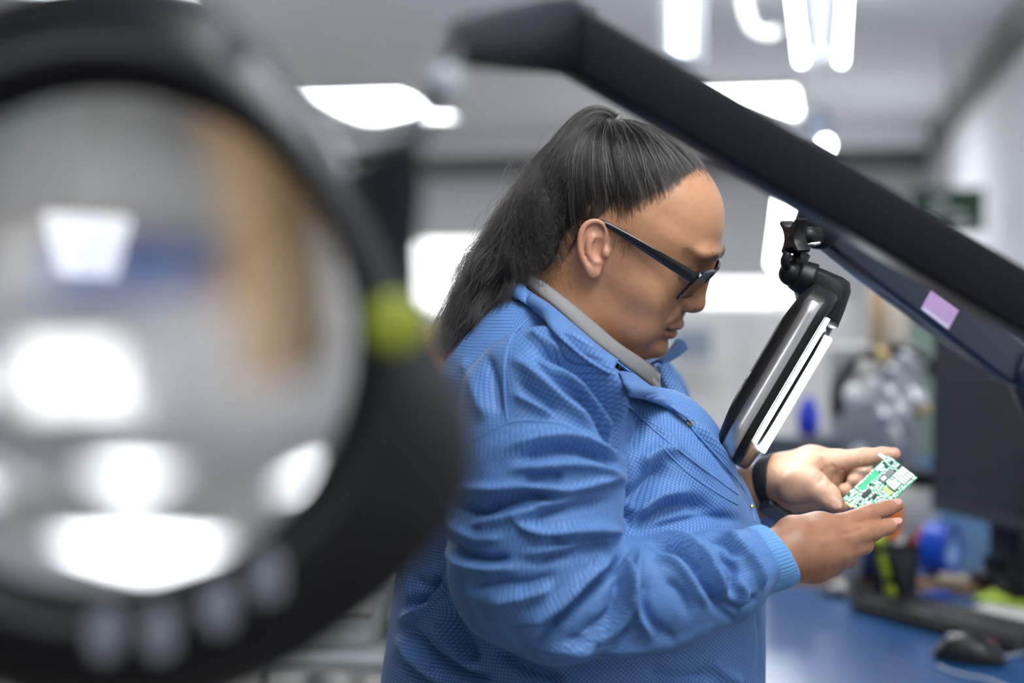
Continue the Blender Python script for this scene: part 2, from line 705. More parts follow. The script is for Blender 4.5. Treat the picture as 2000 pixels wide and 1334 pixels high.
# upright lamps on the back wall side
for x, w, y0, y1, lab in ((1533, 40, 392, 520, 'upright white tube lamp behind the star knob'),):
    D = 8.0
    a, b = P(x + 8, y0, D), P(x - 8, y1, D)
    rt = empty('upright_tube_lamp', b)
    tag(rt, lab, 'lamp')
    MB().tube([a, b], 0.055, 14).build('tube', M_tube, rt)
    MB().tube([a, a + (a - b) * 0.12], 0.06, 14).build('cap', M_grey, rt)
    MB().tube([b, b + (b - a) * 0.08], 0.06, 14).build('foot', M_grey, rt)
    MB().tube([b + (b - a) * 0.08, np.array([b[0], b[1], 0.0])], 0.02, 10).build('post', M_grey, rt)
# ================================================================== the woman
person = empty('person', P(1130, 1500, 1.42))
tag(person, 'woman in blue lab jacket and black glasses bending over a circuit board', 'person')

# ---- head frame: pitched down over the work, turned a little to the camera
HTH, HYAW, HROLL = math.radians(32), math.radians(13), math.radians(7)


def _yaw(v, a):
    c, s = math.cos(-a), math.sin(-a)
    return np.array([c * v[0] - s * v[1], s * v[0] + c * v[1], v[2]])


HF = _yaw((math.cos(HTH), 0, -math.sin(HTH)), HYAW)
HU = _yaw((math.sin(HTH), 0, math.cos(HTH)), HYAW)
HL = _yaw((0, 1.0, 0), HYAW)
HL, HU = HL * math.cos(HROLL) + HU * math.sin(HROLL), HU * math.cos(HROLL) - HL * math.sin(HROLL)
HPIV = P(1402, 500, 1.388) - HF * 0.1003 - HU * 0.0582


def hloc(x, y, lat=0.0):
    """head coordinates (forward, left, up) of a pixel on the plane left = lat"""
    d = P(x, y, 1) - CAM_LOC
    t = (lat - (CAM_LOC - HPIV) @ HL) / (d @ HL)
    q = CAM_LOC + d * t - HPIV
    return np.array([q @ HF, lat, q @ HU])


def h2w(v):
    v = np.asarray(v)
    return HPIV + v[..., 0:1] * HF + v[..., 1:2] * HL + v[..., 2:3] * HU


def w2h(w):
    d = np.asarray(w) - HPIV
    return np.stack([d @ HF, d @ HL, d @ HU], -1)


CC = np.array([0.004, 0.0, 0.042])
CN = 2.4


def cran_g(x, y, z):
    x, y, z = x - CC[0], y - CC[1], z - CC[2]
    ax = np.where(x > 0, 0.094, 0.093)
    az = np.where(z > 0, 0.085, 0.090)
    return (np.abs(x / ax) ** CN + np.abs(y / 0.0735) ** CN + np.abs(z / az) ** CN) ** (1 / CN)


HT = np.array([  # up, front, half width, back, exponent   (mm)
    [90, 88, 66, -80, 2.3], [75, 93.5, 70, -80, 2.3], [58, 99.0, 70.5, -78, 2.35], [45, 96.5, 71, -72, 2.3],
    [33, 94, 72, -66, 2.25], [15, 95, 73, -62, 2.15], [0, 99.0, 72.5, -60, 2.1], [-8, 103.0, 71, -58, 2.05],
    [-18, 103.5, 69, -56, 2.0], [-25, 101.5, 67.5, -55, 2.0], [-31, 102.5, 66, -53, 2.0], [-41, 99.5, 62, -51, 2.0],
    [-50, 103.5, 57, -50, 1.95], [-57, 100.5, 53, -50, 1.95], [-63, 91, 51, -50, 2.0], [-70, 76, 50, -50, 2.0], [-82, 60, 50, -50, 2.0]]) * np.array([1e-3, 1e-3, 1e-3, 1e-3, 1])
_o = HT[::-1]


def smooth_tab(col):
    q = np.linspace(_o[0, 0], _o[-1, 0], 600)
    y = np.interp(q, _o[:, 0], _o[:, col])
    ker = np.exp(-0.5 * (np.arange(-12, 13) / 5.0) ** 2)
    ker /= ker.sum()
    yp = np.concatenate([np.full(12, y[0]), y, np.full(12, y[-1])])
    return q, np.convolve(yp, ker, 'valid')


TQ, TF = smooth_tab(1)
TW, TBk, TN = smooth_tab(2)[1], smooth_tab(3)[1], smooth_tab(4)[1]

hf_ = Field((-0.125, -0.102, -0.150), (0.125, 0.102, 0.136), 0.00135)


def base_head(X, Y, Z):
    cr = (cran_g(X, Y, Z) - 1) * 0.080
    pf, w, pb, n = (np.interp(Z, TQ, t) for t in (TF, TW, TBk, TN))
    p0 = 0.010
    u = np.where(X > p0, (X - p0) / (pf - p0), (p0 - X) / (p0 - pb))
    v = np.abs(Y) / w
    lo = ((np.abs(u) ** n + v ** n + 1e-12) ** (1 / n) - 1) * 0.066
    zt = Z - 0.068
    hz = np.clip(0.5 + 0.5 * (lo - zt) / 0.014, 0, 1)
    lo = zt * (1 - hz) + lo * hz + 0.014 * hz * (1 - hz)
    lo = np.maximum(lo, -0.080 - Z)
    k = 0.008
    h = np.clip(0.5 + 0.5 * (lo - cr) / k, 0, 1)
    return (lo * (1 - h) + cr * h - k * h * (1 - h)).astype(np.float32)


hf_.F[...] = base_head(*hf_.pts((0, 0, 0), hf_.n))
mm = 1e-3


def V(*a):
    return np.array(a, float) * mm


# neck (written in the room, moved into head coordinates)
nk = [w2h(P(1122, 545, 1.425)), w2h(P(1105, 640, 1.43)), w2h(P(1085, 760, 1.435))]
hf_.chain(nk, [0.058, 0.063, 0.075], k=0.022)
hf_.ell(V(58, 0, -58), V(38, 42, 20), k=0.018)                      # soft flesh under the chin
for s in (-1, 1):
    hf_.ell(V(90, s * 25, 57), V(9, 22, 6), k=0.010)               # brow
    hf_.ell(V(106.5, s * 33, 38.5), V(11, 17, 9), k=0.010, op='sub')    # eye socket
    hf_.ell(V(59, s * 45, -3), V(27, 25, 27), k=0.016)              # cheek
    hf_.ell(V(56, s * 42, -36), V(34, 23, 24), k=0.018)             # jowl
    hf_.ell(V(76.5, s * 32, 37.5), V(16, 16.5, 14.5), k=0.003)        # eye under its lid
    hf_.chain([V(86, s * 16, 33.5), V(90.5, s * 26, 33), V(89, s * 38, 31.5), V(81, s * 48, 31)], [0.0010, 0.0016, 0.0016, 0.001], k=0.002)
    hf_.chain([V(88, s * 18, 42), V(92.0, s * 30, 43.5), V(86, s * 46, 40)], [0.0008, 0.0011, 0.0008], k=0.002, op='sub')
hf_.ell(V(95, 0, -51), V(11, 16, 10), k=0.007)                      # chin
# nose
hf_.cone(V(95.5, 0, 44), V(104.0, 0, 13), 0.0065, 0.0085, k=0.009)
hf_.ell(V(105.8, 0, 7.2), V(10.0, 10.6, 9.4), k=0.004)
hf_.ell(V(103, 0, 0.5), V(7, 6, 5), k=0.004)
for s in (-1, 1):
    hf_.ell(V(98.5, s * 12.6, 3.2), V(10.2, 7.2, 7.4), k=0.0025)
    hf_.ell(V(104.5, s * 5.8, -3.6), V(4.6, 2.6, 3.4), k=0.002, op='sub')
    hf_.chain([V(96.5, s * 20.5, 2), V(93.5, s * 26, -10), V(88, s * 32, -20)], [0.0008, 0.0010, 0.0006], k=0.007, op='sub')
# mouth
ULIP = [V(92.5, -25, -26.4), V(98.5, -16, -24), V(103.2, -6, -20.0), V(103.6, 0, -20.8), V(103.2, 6, -20.0), V(98.5, 16, -24), V(92.5, 25, -26.4)]
LLIP = [V(92.5, -24, -27.6), V(97.5, -15, -31.5), V(101.5, -6, -31.6), V(102.0, 0, -31.6), V(101.5, 6, -31.6), V(97.5, 15, -31.5), V(92.5, 24, -27.6)]
hf_.chain(ULIP, [0.001, 0.0030, 0.0037, 0.0037, 0.0037, 0.0030, 0.001], k=0.003)
hf_.chain(LLIP, [0.001, 0.0033, 0.0043, 0.0044, 0.0043, 0.0033, 0.001], k=0.003)
CREASE = [V(89, -29, -27.6), V(98, -19, -26.5), V(105.5, -8, -25.6), V(108, 0, -25.8), V(105.5, 8, -25.6), V(98, 19, -26.5), V(89, 29, -27.6)]
hf_.chain(CREASE, [0.0009] * 7, k=0.0022, op='sub')


# ear, drawn in the picture and given its depth; mirrored for the far side
def earp(x, y, add=0.0):
    out = 1.5 + 13 * min(max((1192 - x) / 62, 0), 1)
    return hloc(x, y, -(0.0725 + (out + add) * mm))


EIM = np.array([HF @ RGT, 0, HU @ RGT])
EUP = np.array([HF @ UPV, 0, HU @ UPV])


def ear(sg):
    m = np.array([1, sg, 1.0])

    def q(x, y, a=0.0):
        return earp(x, y, a) * m
    ax_s = unit((earp(1188, 485) - earp(1132, 485)) * m)
    ax_l = unit(EUP * m)
    ax_n = np.cross(ax_s, ax_l)
    A = (ax_s, ax_l, ax_n)
    hf_.ell(q(1160, 480, -1.5), V(13.5, 24, 3.0), A, k=0.003)
    hf_.ell(q(1176, 480, -9), V(9, 18, 9), A, k=0.006)
    hel = [q(1181, 474, 0), q(1184, 455, 2), q(1177, 438, 2.5), q(1163, 432, 2), q(1147, 436, 1.5), q(1136, 450, 1.5), q(1132, 472, 1), q(1135, 497, 1), q(1143, 516, 0.5), q(1150, 528, 0)]
    hel = list(spline(hel, 22))
    hf_.chain(hel, np.linspace(0.0022, 0.0027, 22), k=0.0018)
    hf_.ell(q(1159, 529, 0), V(7.2, 8.0, 3.8), A, k=0.004)
    hf_.ell(q(1166, 486, 2.5), V(7.0, 10.5, 4.6), A, k=0.0025, op='sub')
    hf_.ell(q(1165, 449, 2.5), V(7, 5.5, 2.0), A, k=0.002, op='sub')
    hf_.chain(list(spline([q(1143, 458, 0.2), q(1140, 478, 0.2), q(1143, 500, 0)], 8)), [0.0009] * 8, k=0.002, op='sub')
    hf_.chain(list(spline([q(1160, 462, 1), q(1151, 474, 1), q(1150, 494, 1), q(1158, 509, 1)], 10)), [0.0021] * 10, k=0.0025)
    hf_.ell(q(1183, 494, 3.0), V(4.0, 5.5, 3.2), A, k=0.003)
    hf_.ell(q(1165, 512, 1.5), V(4.5, 3.2, 2.8), A, k=0.003)


ear(1)
ear(-1)
hv, hq = hf_.mesh()
hv = relax(hv, hq, 2, 0.45)
hmask = (hf_.lo[2] + 0.006)
del hf_
HEAD_L = hv                       # head coordinates
head_w = h2w(hv)

# hairline as height over forward position, taken from the photograph
_hl = [hloc(x, y, l) for x, y, l in ((1018, 545, -.02), (1045, 545, -.05), (1085, 540, -.06), (1108, 512, -.066), (1120, 470, -.07), (1138, 432, -.072),
                                     (1180, 434, -.072), (1214, 445, -.07), (1240, 434, -.068), (1264, 418, -.064), (1292, 402, -.058), (1318, 382, -.05), (1345, 352, -.04), (1372, 344, -.025), (1402, 362, 0.0))]
_hp = np.array([a[0] for a in _hl])
_hz = np.array([a[2] for a in _hl])
_si = np.argsort(_hp)
_hp, _hz = _hp[_si], _hz[_si]


def scalp_amount(L, soft=0.006):
    lim = np.interp(L[:, 0], np.concatenate([[-0.2], _hp]), np.concatenate([[_hz[0] + 0.0], _hz]))
    lim = np.where(L[:, 0] > _hp[-1], _hz[-1] + (L[:, 0] - _hp[-1]) * 2.0, lim)
    return np.clip((L[:, 2] - lim) / soft, 0, 1)


# the ears stay free of hair
_ex = w2h(P(1160, 484, 1.33))
EARM = (np.abs(HEAD_L[:, 1]) > 0.0745) & (((HEAD_L - _ex) @ EIM / 0.0185) ** 2 + ((HEAD_L - _ex) @ EUP / 0.0315) ** 2 < 1)

# skin tint: own colours, with some light and shade painted in
SKIN = np.array([0.440, 0.216, 0.110])


def skin_tint(n):
    return np.tile(SKIN, (n, 1))


hc = skin_tint(len(hv))
hpx, hpy, _ = project(head_w)
near = HEAD_L[:, 1] < 0.02
n1 = vnoise(HEAD_L, 60, 3)[:, None]
n2 = vnoise(HEAD_L, 260, 4)[:, None]
hc *= 1 + 0.07 * n1 + 0.05 * n2


def blend(c, col, m):
    m = m[:, None]
    return c * (1 - m) + np.asarray(col)[None] * m


def seg_d(L, pts):
    best = np.full(len(L), 9.0)
    for a, b in zip(pts[:-1], pts[1:]):
        ba = b - a
        t = np.clip((L - a) @ ba / (ba @ ba), 0, 1)
        best = np.minimum(best, np.linalg.norm(L - a - t[:, None] * ba, axis=1))
    return best


hc = blend(hc, (0.27, 0.105, 0.080), np.clip(1.5 - np.minimum(seg_d(HEAD_L, LLIP), seg_d(HEAD_L, ULIP) + 0.0008) / 0.0042, 0, 1) * 0.7)
hc = blend(hc, (0.06, 0.02, 0.016), np.clip(1.4 - seg_d(HEAD_L, CREASE) / 0.0022, 0, 1) * 0.75)  # mouth crease darkened, shade painted into the tint
ea = np.clip(1.3 - np.hypot((hpx - 1160) / 42, (hpy - 484) / 66), 0, 0.6) * (HEAD_L[:, 1] < -0.066)
hc = blend(hc, (0.50, 0.23, 0.155), ea)
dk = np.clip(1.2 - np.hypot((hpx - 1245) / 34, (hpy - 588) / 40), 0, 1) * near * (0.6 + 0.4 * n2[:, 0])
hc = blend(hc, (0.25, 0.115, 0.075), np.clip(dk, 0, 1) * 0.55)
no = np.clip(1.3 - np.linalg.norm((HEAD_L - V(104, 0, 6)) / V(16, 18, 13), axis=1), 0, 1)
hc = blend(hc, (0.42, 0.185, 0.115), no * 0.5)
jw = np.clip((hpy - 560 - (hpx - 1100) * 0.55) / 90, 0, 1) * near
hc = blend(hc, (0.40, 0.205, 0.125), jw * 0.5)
for fx, fy in ((1262, 535), (1231, 562), (1213, 610), (1180, 588), (1252, 560), (1290, 575), (1270, 610), (1240, 640), (1225, 600), (1305, 590), (1275, 560), (1220, 545)):
    fr = np.clip(1.2 - np.hypot(hpx - fx, hpy - fy) / 2.6, 0, 1) * near
    hc = blend(hc, (0.13, 0.05, 0.03), fr * 0.42)
sc_am = np.clip((scalp_amount(HEAD_L, 0.030) - 0.30) / 0.70, 0, 1) * (1 - EARM)
fringe = vnoise(HEAD_L * np.array([1, 1, 0.3]), 300, 9)
hc = blend(hc, (0.020, 0.015, 0.012), np.clip(sc_am * 1.25 - 0.25 + 0.35 * fringe * (sc_am < 0.9), 0, 1) * 0.93)
eb = np.clip(1.3 - np.abs(HEAD_L[:, 2] - (0.0585 - 0.10 * np.clip(np.abs(HEAD_L[:, 1]) - 0.030, 0, 1))) / 0.0042, 0, 1) * np.clip((np.abs(HEAD_L[:, 1]) - 0.011) / 0.004, 0, 1) * np.clip((0.058 - np.abs(HEAD_L[:, 1])) / 0.012, 0, 1) * (HEAD_L[:, 0] > 0.05)
hc = blend(hc, (0.07, 0.035, 0.022), eb * 0.45)
lash = np.clip(1.3 - np.minimum(seg_d(HEAD_L, [V(87.5, -16, 31.5), V(91.6, -26, 31), V(90, -38, 29.5), V(82, -48, 29.5)]), seg_d(HEAD_L, [V(87.5, 16, 31.5), V(91.6, 26, 31), V(90, 38, 29.5), V(82, 48, 29.5)])) / 0.0013, 0, 1)
hc = blend(hc, (0.02, 0.012, 0.01), lash * 0.85)

# ---- hands
NAIL = []


def hand_field(spec, lo, hi, h=0.0011):
    F = Field(lo, hi, h)
    for pts, rs, k in spec:
        F.chain([P(*p) for p in pts], [r * mm for r in rs], k=k)
    return F


def bounds(spec, pad=0.03):
    a = np.concatenate([[P(*p) for p in s[0]] for s in spec])
    return a.min(0) - pad, a.max(0) + pad


R_SPEC = [
    ([(1400, 1125, 1.272), (1480, 1098, 1.275), (1552, 1076, 1.282)], (27, 26.5, 24), .01),
    ([(1550, 1040, 1.295), (1600, 1032, 1.306), (1640, 1028, 1.318)], (16, 13, 11.2), .012),
    ([(1550, 1062, 1.285), (1600, 1056, 1.292), (1650, 1052, 1.302)], (17, 15, 11.5), .012),
    ([(1548, 1086, 1.283), (1600, 1083, 1.289), (1640, 1079, 1.297)], (17, 15, 11.5), .012),
    ([(1546, 1104, 1.290), (1590, 1104, 1.298), (1624, 1099, 1.306)], (15, 13.5, 11), .012),
    ([(1555, 1048, 1.315), (1612, 1036, 1.345), (1648, 1026, 1.375), (1676, 1016, 1.402)], (16, 12, 9.5, 8), .012),
    ([(1640, 1028, 1.318), (1698, 1004, 1.338), (1731, 994, 1.350), (1752, 987, 1.355)], (11.2, 8.8, 7.4, 6.0), .004),
    ([(1650, 1052, 1.302), (1704, 1038, 1.318), (1732, 1029, 1.330), (1747, 1023, 1.336)], (11.5, 8.6, 7.2, 5.6), .004),
    ([(1640, 1079, 1.297), (1686, 1064, 1.318), (1688, 1048, 1.345), (1670, 1040, 1.36)], (11.5, 8.8, 7.2, 6), .004),
    ([(1624, 1099, 1.306), (1656, 1092, 1.328), (1660, 1074, 1.35), (1646, 1062, 1.36)], (11, 8, 6.8, 5.8), .004),
]
L_SPEC = [
    ([(1400, 1010, 1.540), (1470, 962, 1.498), (1530, 943, 1.477)], (30, 27, 25), .01),
    ([(1528, 920, 1.482), (1585, 903, 1.472), (1634, 901, 1.462)], (18, 15, 12), .014),
    ([(1528, 935, 1.484), (1580, 925, 1.478), (1626, 923, 1.472)], (19, 15, 12), .014),
    ([(1528, 950, 1.482), (1575, 945, 1.478), (1614, 946, 1.474)], (19, 15, 12), .014),
    ([(1528, 962, 1.478), (1570, 964, 1.475), (1602, 968, 1.472)], (18, 15, 11), .014),
    ([(1536, 948, 1.462), (1566, 944, 1.446), (1592, 952, 1.430), (1617, 969, 1.414), (1634, 988, 1.402)], (21, 18.5, 13.5, 10.3, 7.6), .010),
    ([(1634, 901, 1.462), (1690, 893, 1.450), (1724, 889, 1.444), (1746, 886.5, 1.441)], (11.5, 8.8, 7.7, 6.6), .005),
    ([(1626, 923, 1.472), (1686, 918, 1.496), (1692, 934, 1.474), (1669, 938, 1.452)], (11.5, 9.2, 8.6, 7.8), .0035),
    ([(1614, 946, 1.474), (1668, 946, 1.500), (1676, 960, 1.476), (1650, 958, 1.452)], (11.5, 9, 8.4, 7.6), .0035),
    ([(1602, 968, 1.472), (1640, 974, 1.496), (1652, 984, 1.474), (1640, 988, 1.452)], (11, 8.4, 7.6, 6.8), .0035),
]


def dir_px(a, b):
    return unit(P(*b) - P(*a))


def nail(F, c, along, out, r=(5.5, 4.2, 1.1)):
    """c: pixel+depth of the nail middle on the skin"""
    c = P(*c)
    e1 = unit(along)
    e3 = unit(np.asarray(out) - e1 * (np.asarray(out) @ e1))
    e2 = np.cross(e3, e1)
    F.ell(c, np.array(r) * mm, (e1, e2, e3), k=0.0007)
    NAIL.append((c, e1, e2, e3, np.array(r) * mm))


RHF = hand_field(R_SPEC, *bounds(R_SPEC))
toc = -FWD
nail(RHF, (1750, 979.5, 1.352), dir_px((1731, 994, 1.350), (1752, 987, 1.355)), UPV * 0.6 + toc * 0.5, (7.0, 4.4, 1.2))
nail(RHF, (1752, 1017.5, 1.331), dir_px((1732, 1029, 1.330), (1747, 1023, 1.336)), UPV * 0.6 + toc * 0.7, (8.0, 4.4, 1.1))
for (x, y, d, r) in ((1700, 1002, 1.3305, 5.5), (1640, 1026, 1.309, 8), (1650, 1054, 1.292, 8)):
    RHF.ell(P(x, y, d), np.array([r, r, r * .6]) * mm, (RGT, UPV, FWD), k=0.006)   # knuckles
LHF = hand_field(L_SPEC, *bounds(L_SPEC))
nail(LHF, (1633, 984, 1.3955), dir_px((1617, 969, 1.414), (1634, 988, 1.402)), toc * 1.0 - RGT * 0.15, (8.0, 5.6, 1.3))
LHF.ell(P(1560, 950, 1.440), V(20, 16, 12), (RGT, UPV, FWD), k=0.012)

PCREASE_L = [([(1604, 892), (1612, 912), (1606, 934), (1596, 946)], 5, -1.6), ([(1622, 906), (1632, 918), (1628, 936), (1618, 952)], 4, -1.4),
             ([(1640, 915), (1656, 925), (1676, 918)], 4, -1.2), ([(1681, 882), (1680, 902)], 2.5, -0.8), ([(1613, 962), (1607, 974)], 2.5, -0.6), ([(1619, 958), (1611, 978)], 2.2, -0.6),
             ([(1625, 962), (1616, 982)], 2.2, -0.5), ([(1552, 905), (1575, 900), (1600, 905)], 8, 0.8), ([(1622, 912), (1600, 924), (1588, 940)], 4, -0.8)]
PCREASE_R = [([(1690, 998), (1696, 1012)], 2.2, -0.5), ([(1697, 995), (1703, 1010)], 2.2, -0.5), ([(1704, 993), (1709, 1008)], 2.2, -0.5),
             ([(1640, 1043), (1660, 1040), (1690, 1030)], 5, -1.4), ([(1560, 1030), (1600, 1020), (1630, 1024)], 8, 0.7), ([(1600, 1060), (1640, 1052)], 8, 0.7), ([(1575, 1045), (1625, 1040)], 7, -0.6),
             ([(1700, 1031), (1706, 1043)], 2.2, -0.5), ([(1707, 1029), (1712, 1040)], 2.2, -0.5), ([(1735, 986), (1738, 999)], 2, -0.4)]


def crease(v, f, lst):
    n = vnormals(v, f)
    x, y, _ = project(v)
    view = unit_rows(CAM_LOC - v)
    w = np.clip((n * view).sum(1) * 2, 0, 1)
    d = np.zeros(len(v))
    for poly, wd, amp in lst:
        r, t = poly_dist(x, y, poly)
        d += amp * mm * np.exp(-(r / wd) ** 2) * np.clip(np.minimum(t, 1 - t) * 6 + .2, 0, 1)
    return v + n * (d * w)[:, None]


def unit_rows(a):
    return a / (np.linalg.norm(a, axis=1, keepdims=True) + 1e-12)


rv, rq = RHF.mesh()
rv = crease(relax(rv, rq, 2, 0.4), rq, PCREASE_R)
lv, lq = LHF.mesh()
lv = crease(relax(lv, lq, 2, 0.4), lq, PCREASE_L)
del RHF, LHF


def hand_tint(v, pal):
    c = skin_tint(len(v)) * np.array(pal)
    c *= 1 + 0.10 * vnoise(v, 90, 5)[:, None] + 0.05 * vnoise(v, 320, 6)[:, None]
    for (p, e1, e2, e3, r) in NAIL:
        d = v - p
        q = ((d @ e1) / (r[0] * 1.02)) ** 2 + ((d @ e2) / (r[1] * 1.02)) ** 2 + ((d @ e3) / (r[2] * 1.6)) ** 2
        c = blend(c, (0.50, 0.28, 0.22), np.clip((1.15 - q) * 4, 0, 1))
    return c


rc = hand_tint(rv, (0.76, 0.70, 0.74))  # near hand tinted darker, its shade put into the colour
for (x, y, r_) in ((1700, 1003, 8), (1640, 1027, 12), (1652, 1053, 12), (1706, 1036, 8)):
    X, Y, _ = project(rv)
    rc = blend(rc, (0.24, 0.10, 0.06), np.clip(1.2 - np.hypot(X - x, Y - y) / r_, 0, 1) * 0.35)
lc = hand_tint(lv, (1.22, 1.42, 1.85))  # paler tint puts the lamp's light into the far hand's colour
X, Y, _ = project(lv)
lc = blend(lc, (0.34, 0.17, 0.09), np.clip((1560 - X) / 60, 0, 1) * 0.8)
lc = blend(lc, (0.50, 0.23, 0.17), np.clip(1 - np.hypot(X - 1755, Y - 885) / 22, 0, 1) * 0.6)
tat = (np.clip(1.2 - poly_dist(X, Y, [(1511, 920), (1516, 928), (1512, 934)])[0] / 4, 0, 1) + np.clip(1.2 - poly_dist(X, Y, [(1474, 900), (1480, 912), (1476, 925)])[0] / 5, 0, 1))
lc = blend(lc, (0.10, 0.075, 0.07), np.clip(tat, 0, 1) * 0.5)

# ---- torso and arms of the body, covered by the jacket
TORSO_PSI = math.radians(18)
TFW = np.array([math.cos(TORSO_PSI), -math.sin(TORSO_PSI), 0])
TLF = np.array([math.sin(TORSO_PSI), math.cos(TORSO_PSI), 0])
TD = 1.425
# picture row, back x, front x, half width (m)
TS = [(556, 1000, 1110, .045), (585, 965, 1140, .072), (620, 935, 1180, .098), (655, 906, 1225, .120), (690, 884, 1255, .140), (725, 868, 1290, .156), (765, 860, 1326, .164),
      (830, 842, 1376, .170), (900, 822, 1424, .173), (960, 806, 1460, .174), (1030, 793, 1484, .175), (1100, 782, 1489, .177), (1190, 772, 1490, .182), (1260, 762, 1491, .188), (1334, 750, 1491, .193), (1450, 738, 1490, .210), (1600, 735, 1480, .21)]
_tz, _tx, _ta, _tb = [], [], [], []
for py, xb, xf, b in TS:
    pb_, pf_ = P(xb, py, TD), P(xf, py, TD)
    H = (pf_[0] - pb_[0]) / 2
    a = math.sqrt(max(H * H - (b * math.sin(TORSO_PSI)) ** 2, 0.0009)) / math.cos(TORSO_PSI)
    _tz.append(pb_[2]); _tx.append((pf_[0] + pb_[0]) / 2); _ta.append(a); _tb.append(b)
_tz, _tx, _ta, _tb = (np.array(t)[::-1] for t in (_tz, _tx, _ta, _tb))
TCY = float(P(1100, 900, TD)[1])


def torso_fn(shrink=0.0):
    def fn(X, Y, Z):
        cx, a, b = np.interp(Z, _tz, _tx), np.interp(Z, _tz, _ta) - shrink, np.interp(Z, _tz, _tb) - shrink
        dx, dy = X - cx, Y - TCY
        u = (dx * TFW[0] + dy * TFW[1]) / a
        w = (dx * TLF[0] + dy * TLF[1]) / b
        n = 2.25
        f = ((np.abs(u) ** n + np.abs(w) ** n + 1e-12) ** (1 / n) - 1) * np.minimum(a, b)
        f = f * 0.8
        return np.maximum(f, Z - (_tz[-1] + 0.0 - shrink)).astype(np.float32)
    return fn


ARM_R = [(1062, 795, 1.262), (1048, 920, 1.248), (1042, 1030, 1.238), (1036, 1112, 1.232)]
ARM_RR = (.072, .0755, .075, .071)
FORE_R = [(1036, 1112, 1.232), (1090, 1160, 1.232), (1200, 1168, 1.236), (1310, 1158, 1.246), (1410, 1127, 1.258), (1470, 1098, 1.272)]
FORE_RR = (.071, .060, .0500, .0485, .0420, .031)
ARM_L = [(1225, 800, 1.60), (1270, 960, 1.625), (1310, 1070, 1.62)]
FORE_L = [(1310, 1070, 1.62), (1390, 1030, 1.56), (1440, 990, 1.52)]

JLO = np.array([P(700, 900, 1.2)[0], 1.06, 0.97])
JHI = np.array([P(1510, 900, 1.55)[0], 1.72, 1.52])
BF = Field(JLO, JHI, 0.008)
BF.F[...] = torso_fn(0.026)(*BF.pts((0, 0, 0), BF.n))
BF.chain([P(*p) for p in ARM_R], [r - .030 for r in ARM_RR], k=.02)
BF.chain([P(*p) for p in FORE_R], [.040, .034, .030, .028, .026, .026], k=.02)
BF.chain([P(*p) for p in ARM_L], [.058, .055, .05], k=.02)
BF.chain([P(*p) for p in FORE_L], [.05, .042, .03], k=.02)
bv, bq = BF.mesh()
bc = skin_tint(len(bv))

allv = [head_w, rv, lv, bv]
allq, off = [], 0
for v_, q_ in zip(allv, (hq, rq, lq, bq)):
    allq.append(q_ + off)
    off += len(v_)
BODY_V, BODY_Q = np.concatenate(allv), np.concatenate(allq)
BODY_C = np.concatenate([hc, rc, lc, bc])

M_skin = bpy.data.materials.new('skin')
M_skin.use_nodes = True
nt = M_skin.node_tree
bs = nt.nodes['Principled BSDF']
at = nt.nodes.new('ShaderNodeAttribute')
at.attribute_name = 'tint'
tc = nt.nodes.new('ShaderNodeTexCoord')
nz = nt.nodes.new('ShaderNodeTexNoise')
nz.inputs['Scale'].default_value = 420
nz.inputs['Detail'].default_value = 3
nt.links.new(tc.outputs['Object'], nz.inputs['Vector'])
vr = nt.nodes.new('ShaderNodeTexVoronoi')
vr.inputs['Scale'].default_value = 900
nt.links.new(tc.outputs['Object'], vr.inputs['Vector'])
mx = nt.nodes.new('ShaderNodeMath')
mx.operation = 'ADD'
nt.links.new(nz.outputs['Fac'], mx.inputs[0])
nt.links.new(vr.outputs['Distance'], mx.inputs[1])
bp = nt.nodes.new('ShaderNodeBump')
bp.inputs['Strength'].default_value = 0.09
bp.inputs['Distance'].default_value = 0.0008
nt.links.new(mx.outputs[0], bp.inputs['Height'])
nt.links.new(bp.outputs['Normal'], bs.inputs['Normal'])
nt.links.new(at.outputs['Color'], bs.inputs['Base Color'])
bs.inputs['Roughness'].default_value = 0.46
bs.inputs['Specular IOR Level'].default_value = 0.45
bs.inputs['Subsurface Weight'].default_value = 0.18
bs.inputs['Subsurface Radius'].default_value = (1.0, 0.42, 0.25)
bs.inputs['Subsurface Scale'].default_value = 0.005

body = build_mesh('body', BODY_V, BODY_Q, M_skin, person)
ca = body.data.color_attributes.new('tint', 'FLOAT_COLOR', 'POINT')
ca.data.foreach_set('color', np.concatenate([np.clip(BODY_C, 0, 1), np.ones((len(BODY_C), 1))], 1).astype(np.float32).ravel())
# ---- jacket: one sewn surface over torso and near sleeve, folds as real relief
JF = Field(JLO, JHI, 0.0024)
JF.F[...] = torso_fn(0.0)(*JF.pts((0, 0, 0), JF.n))
JF.ell(P(1290, 930, 1.350), (.066, .062, .080), (TFW, TLF, (0, 0, 1)), k=.035)      # chest
aR = [P(*p) for p in ARM_R]
fR = [P(*p) for p in FORE_R]
JF.cone(aR[0], aR[1], ARM_RR[0], ARM_RR[1], k=.020)
JF.cone(aR[1], aR[2], ARM_RR[1], ARM_RR[2], k=.010)
JF.cone(aR[2], aR[3], ARM_RR[2], ARM_RR[3], k=.006)
JF.chain(fR, FORE_RR, k=.006)
JF.chain([P(*p) for p in ARM_L], (.072, .070, .065), k=.02)
JF.chain([P(*p) for p in FORE_L], (.062, .050, .042), k=.008)
JF.chain([P(1062, 585, 1.435), P(1130, 640, 1.425), P(1205, 695, 1.412), P(1262, 730, 1.405)], (.062, .090, .080, .045), k=.012, op='sub')
jv, jq = JF.mesh()
del JF
jv = relax(jv, jq, 3, 0.5)


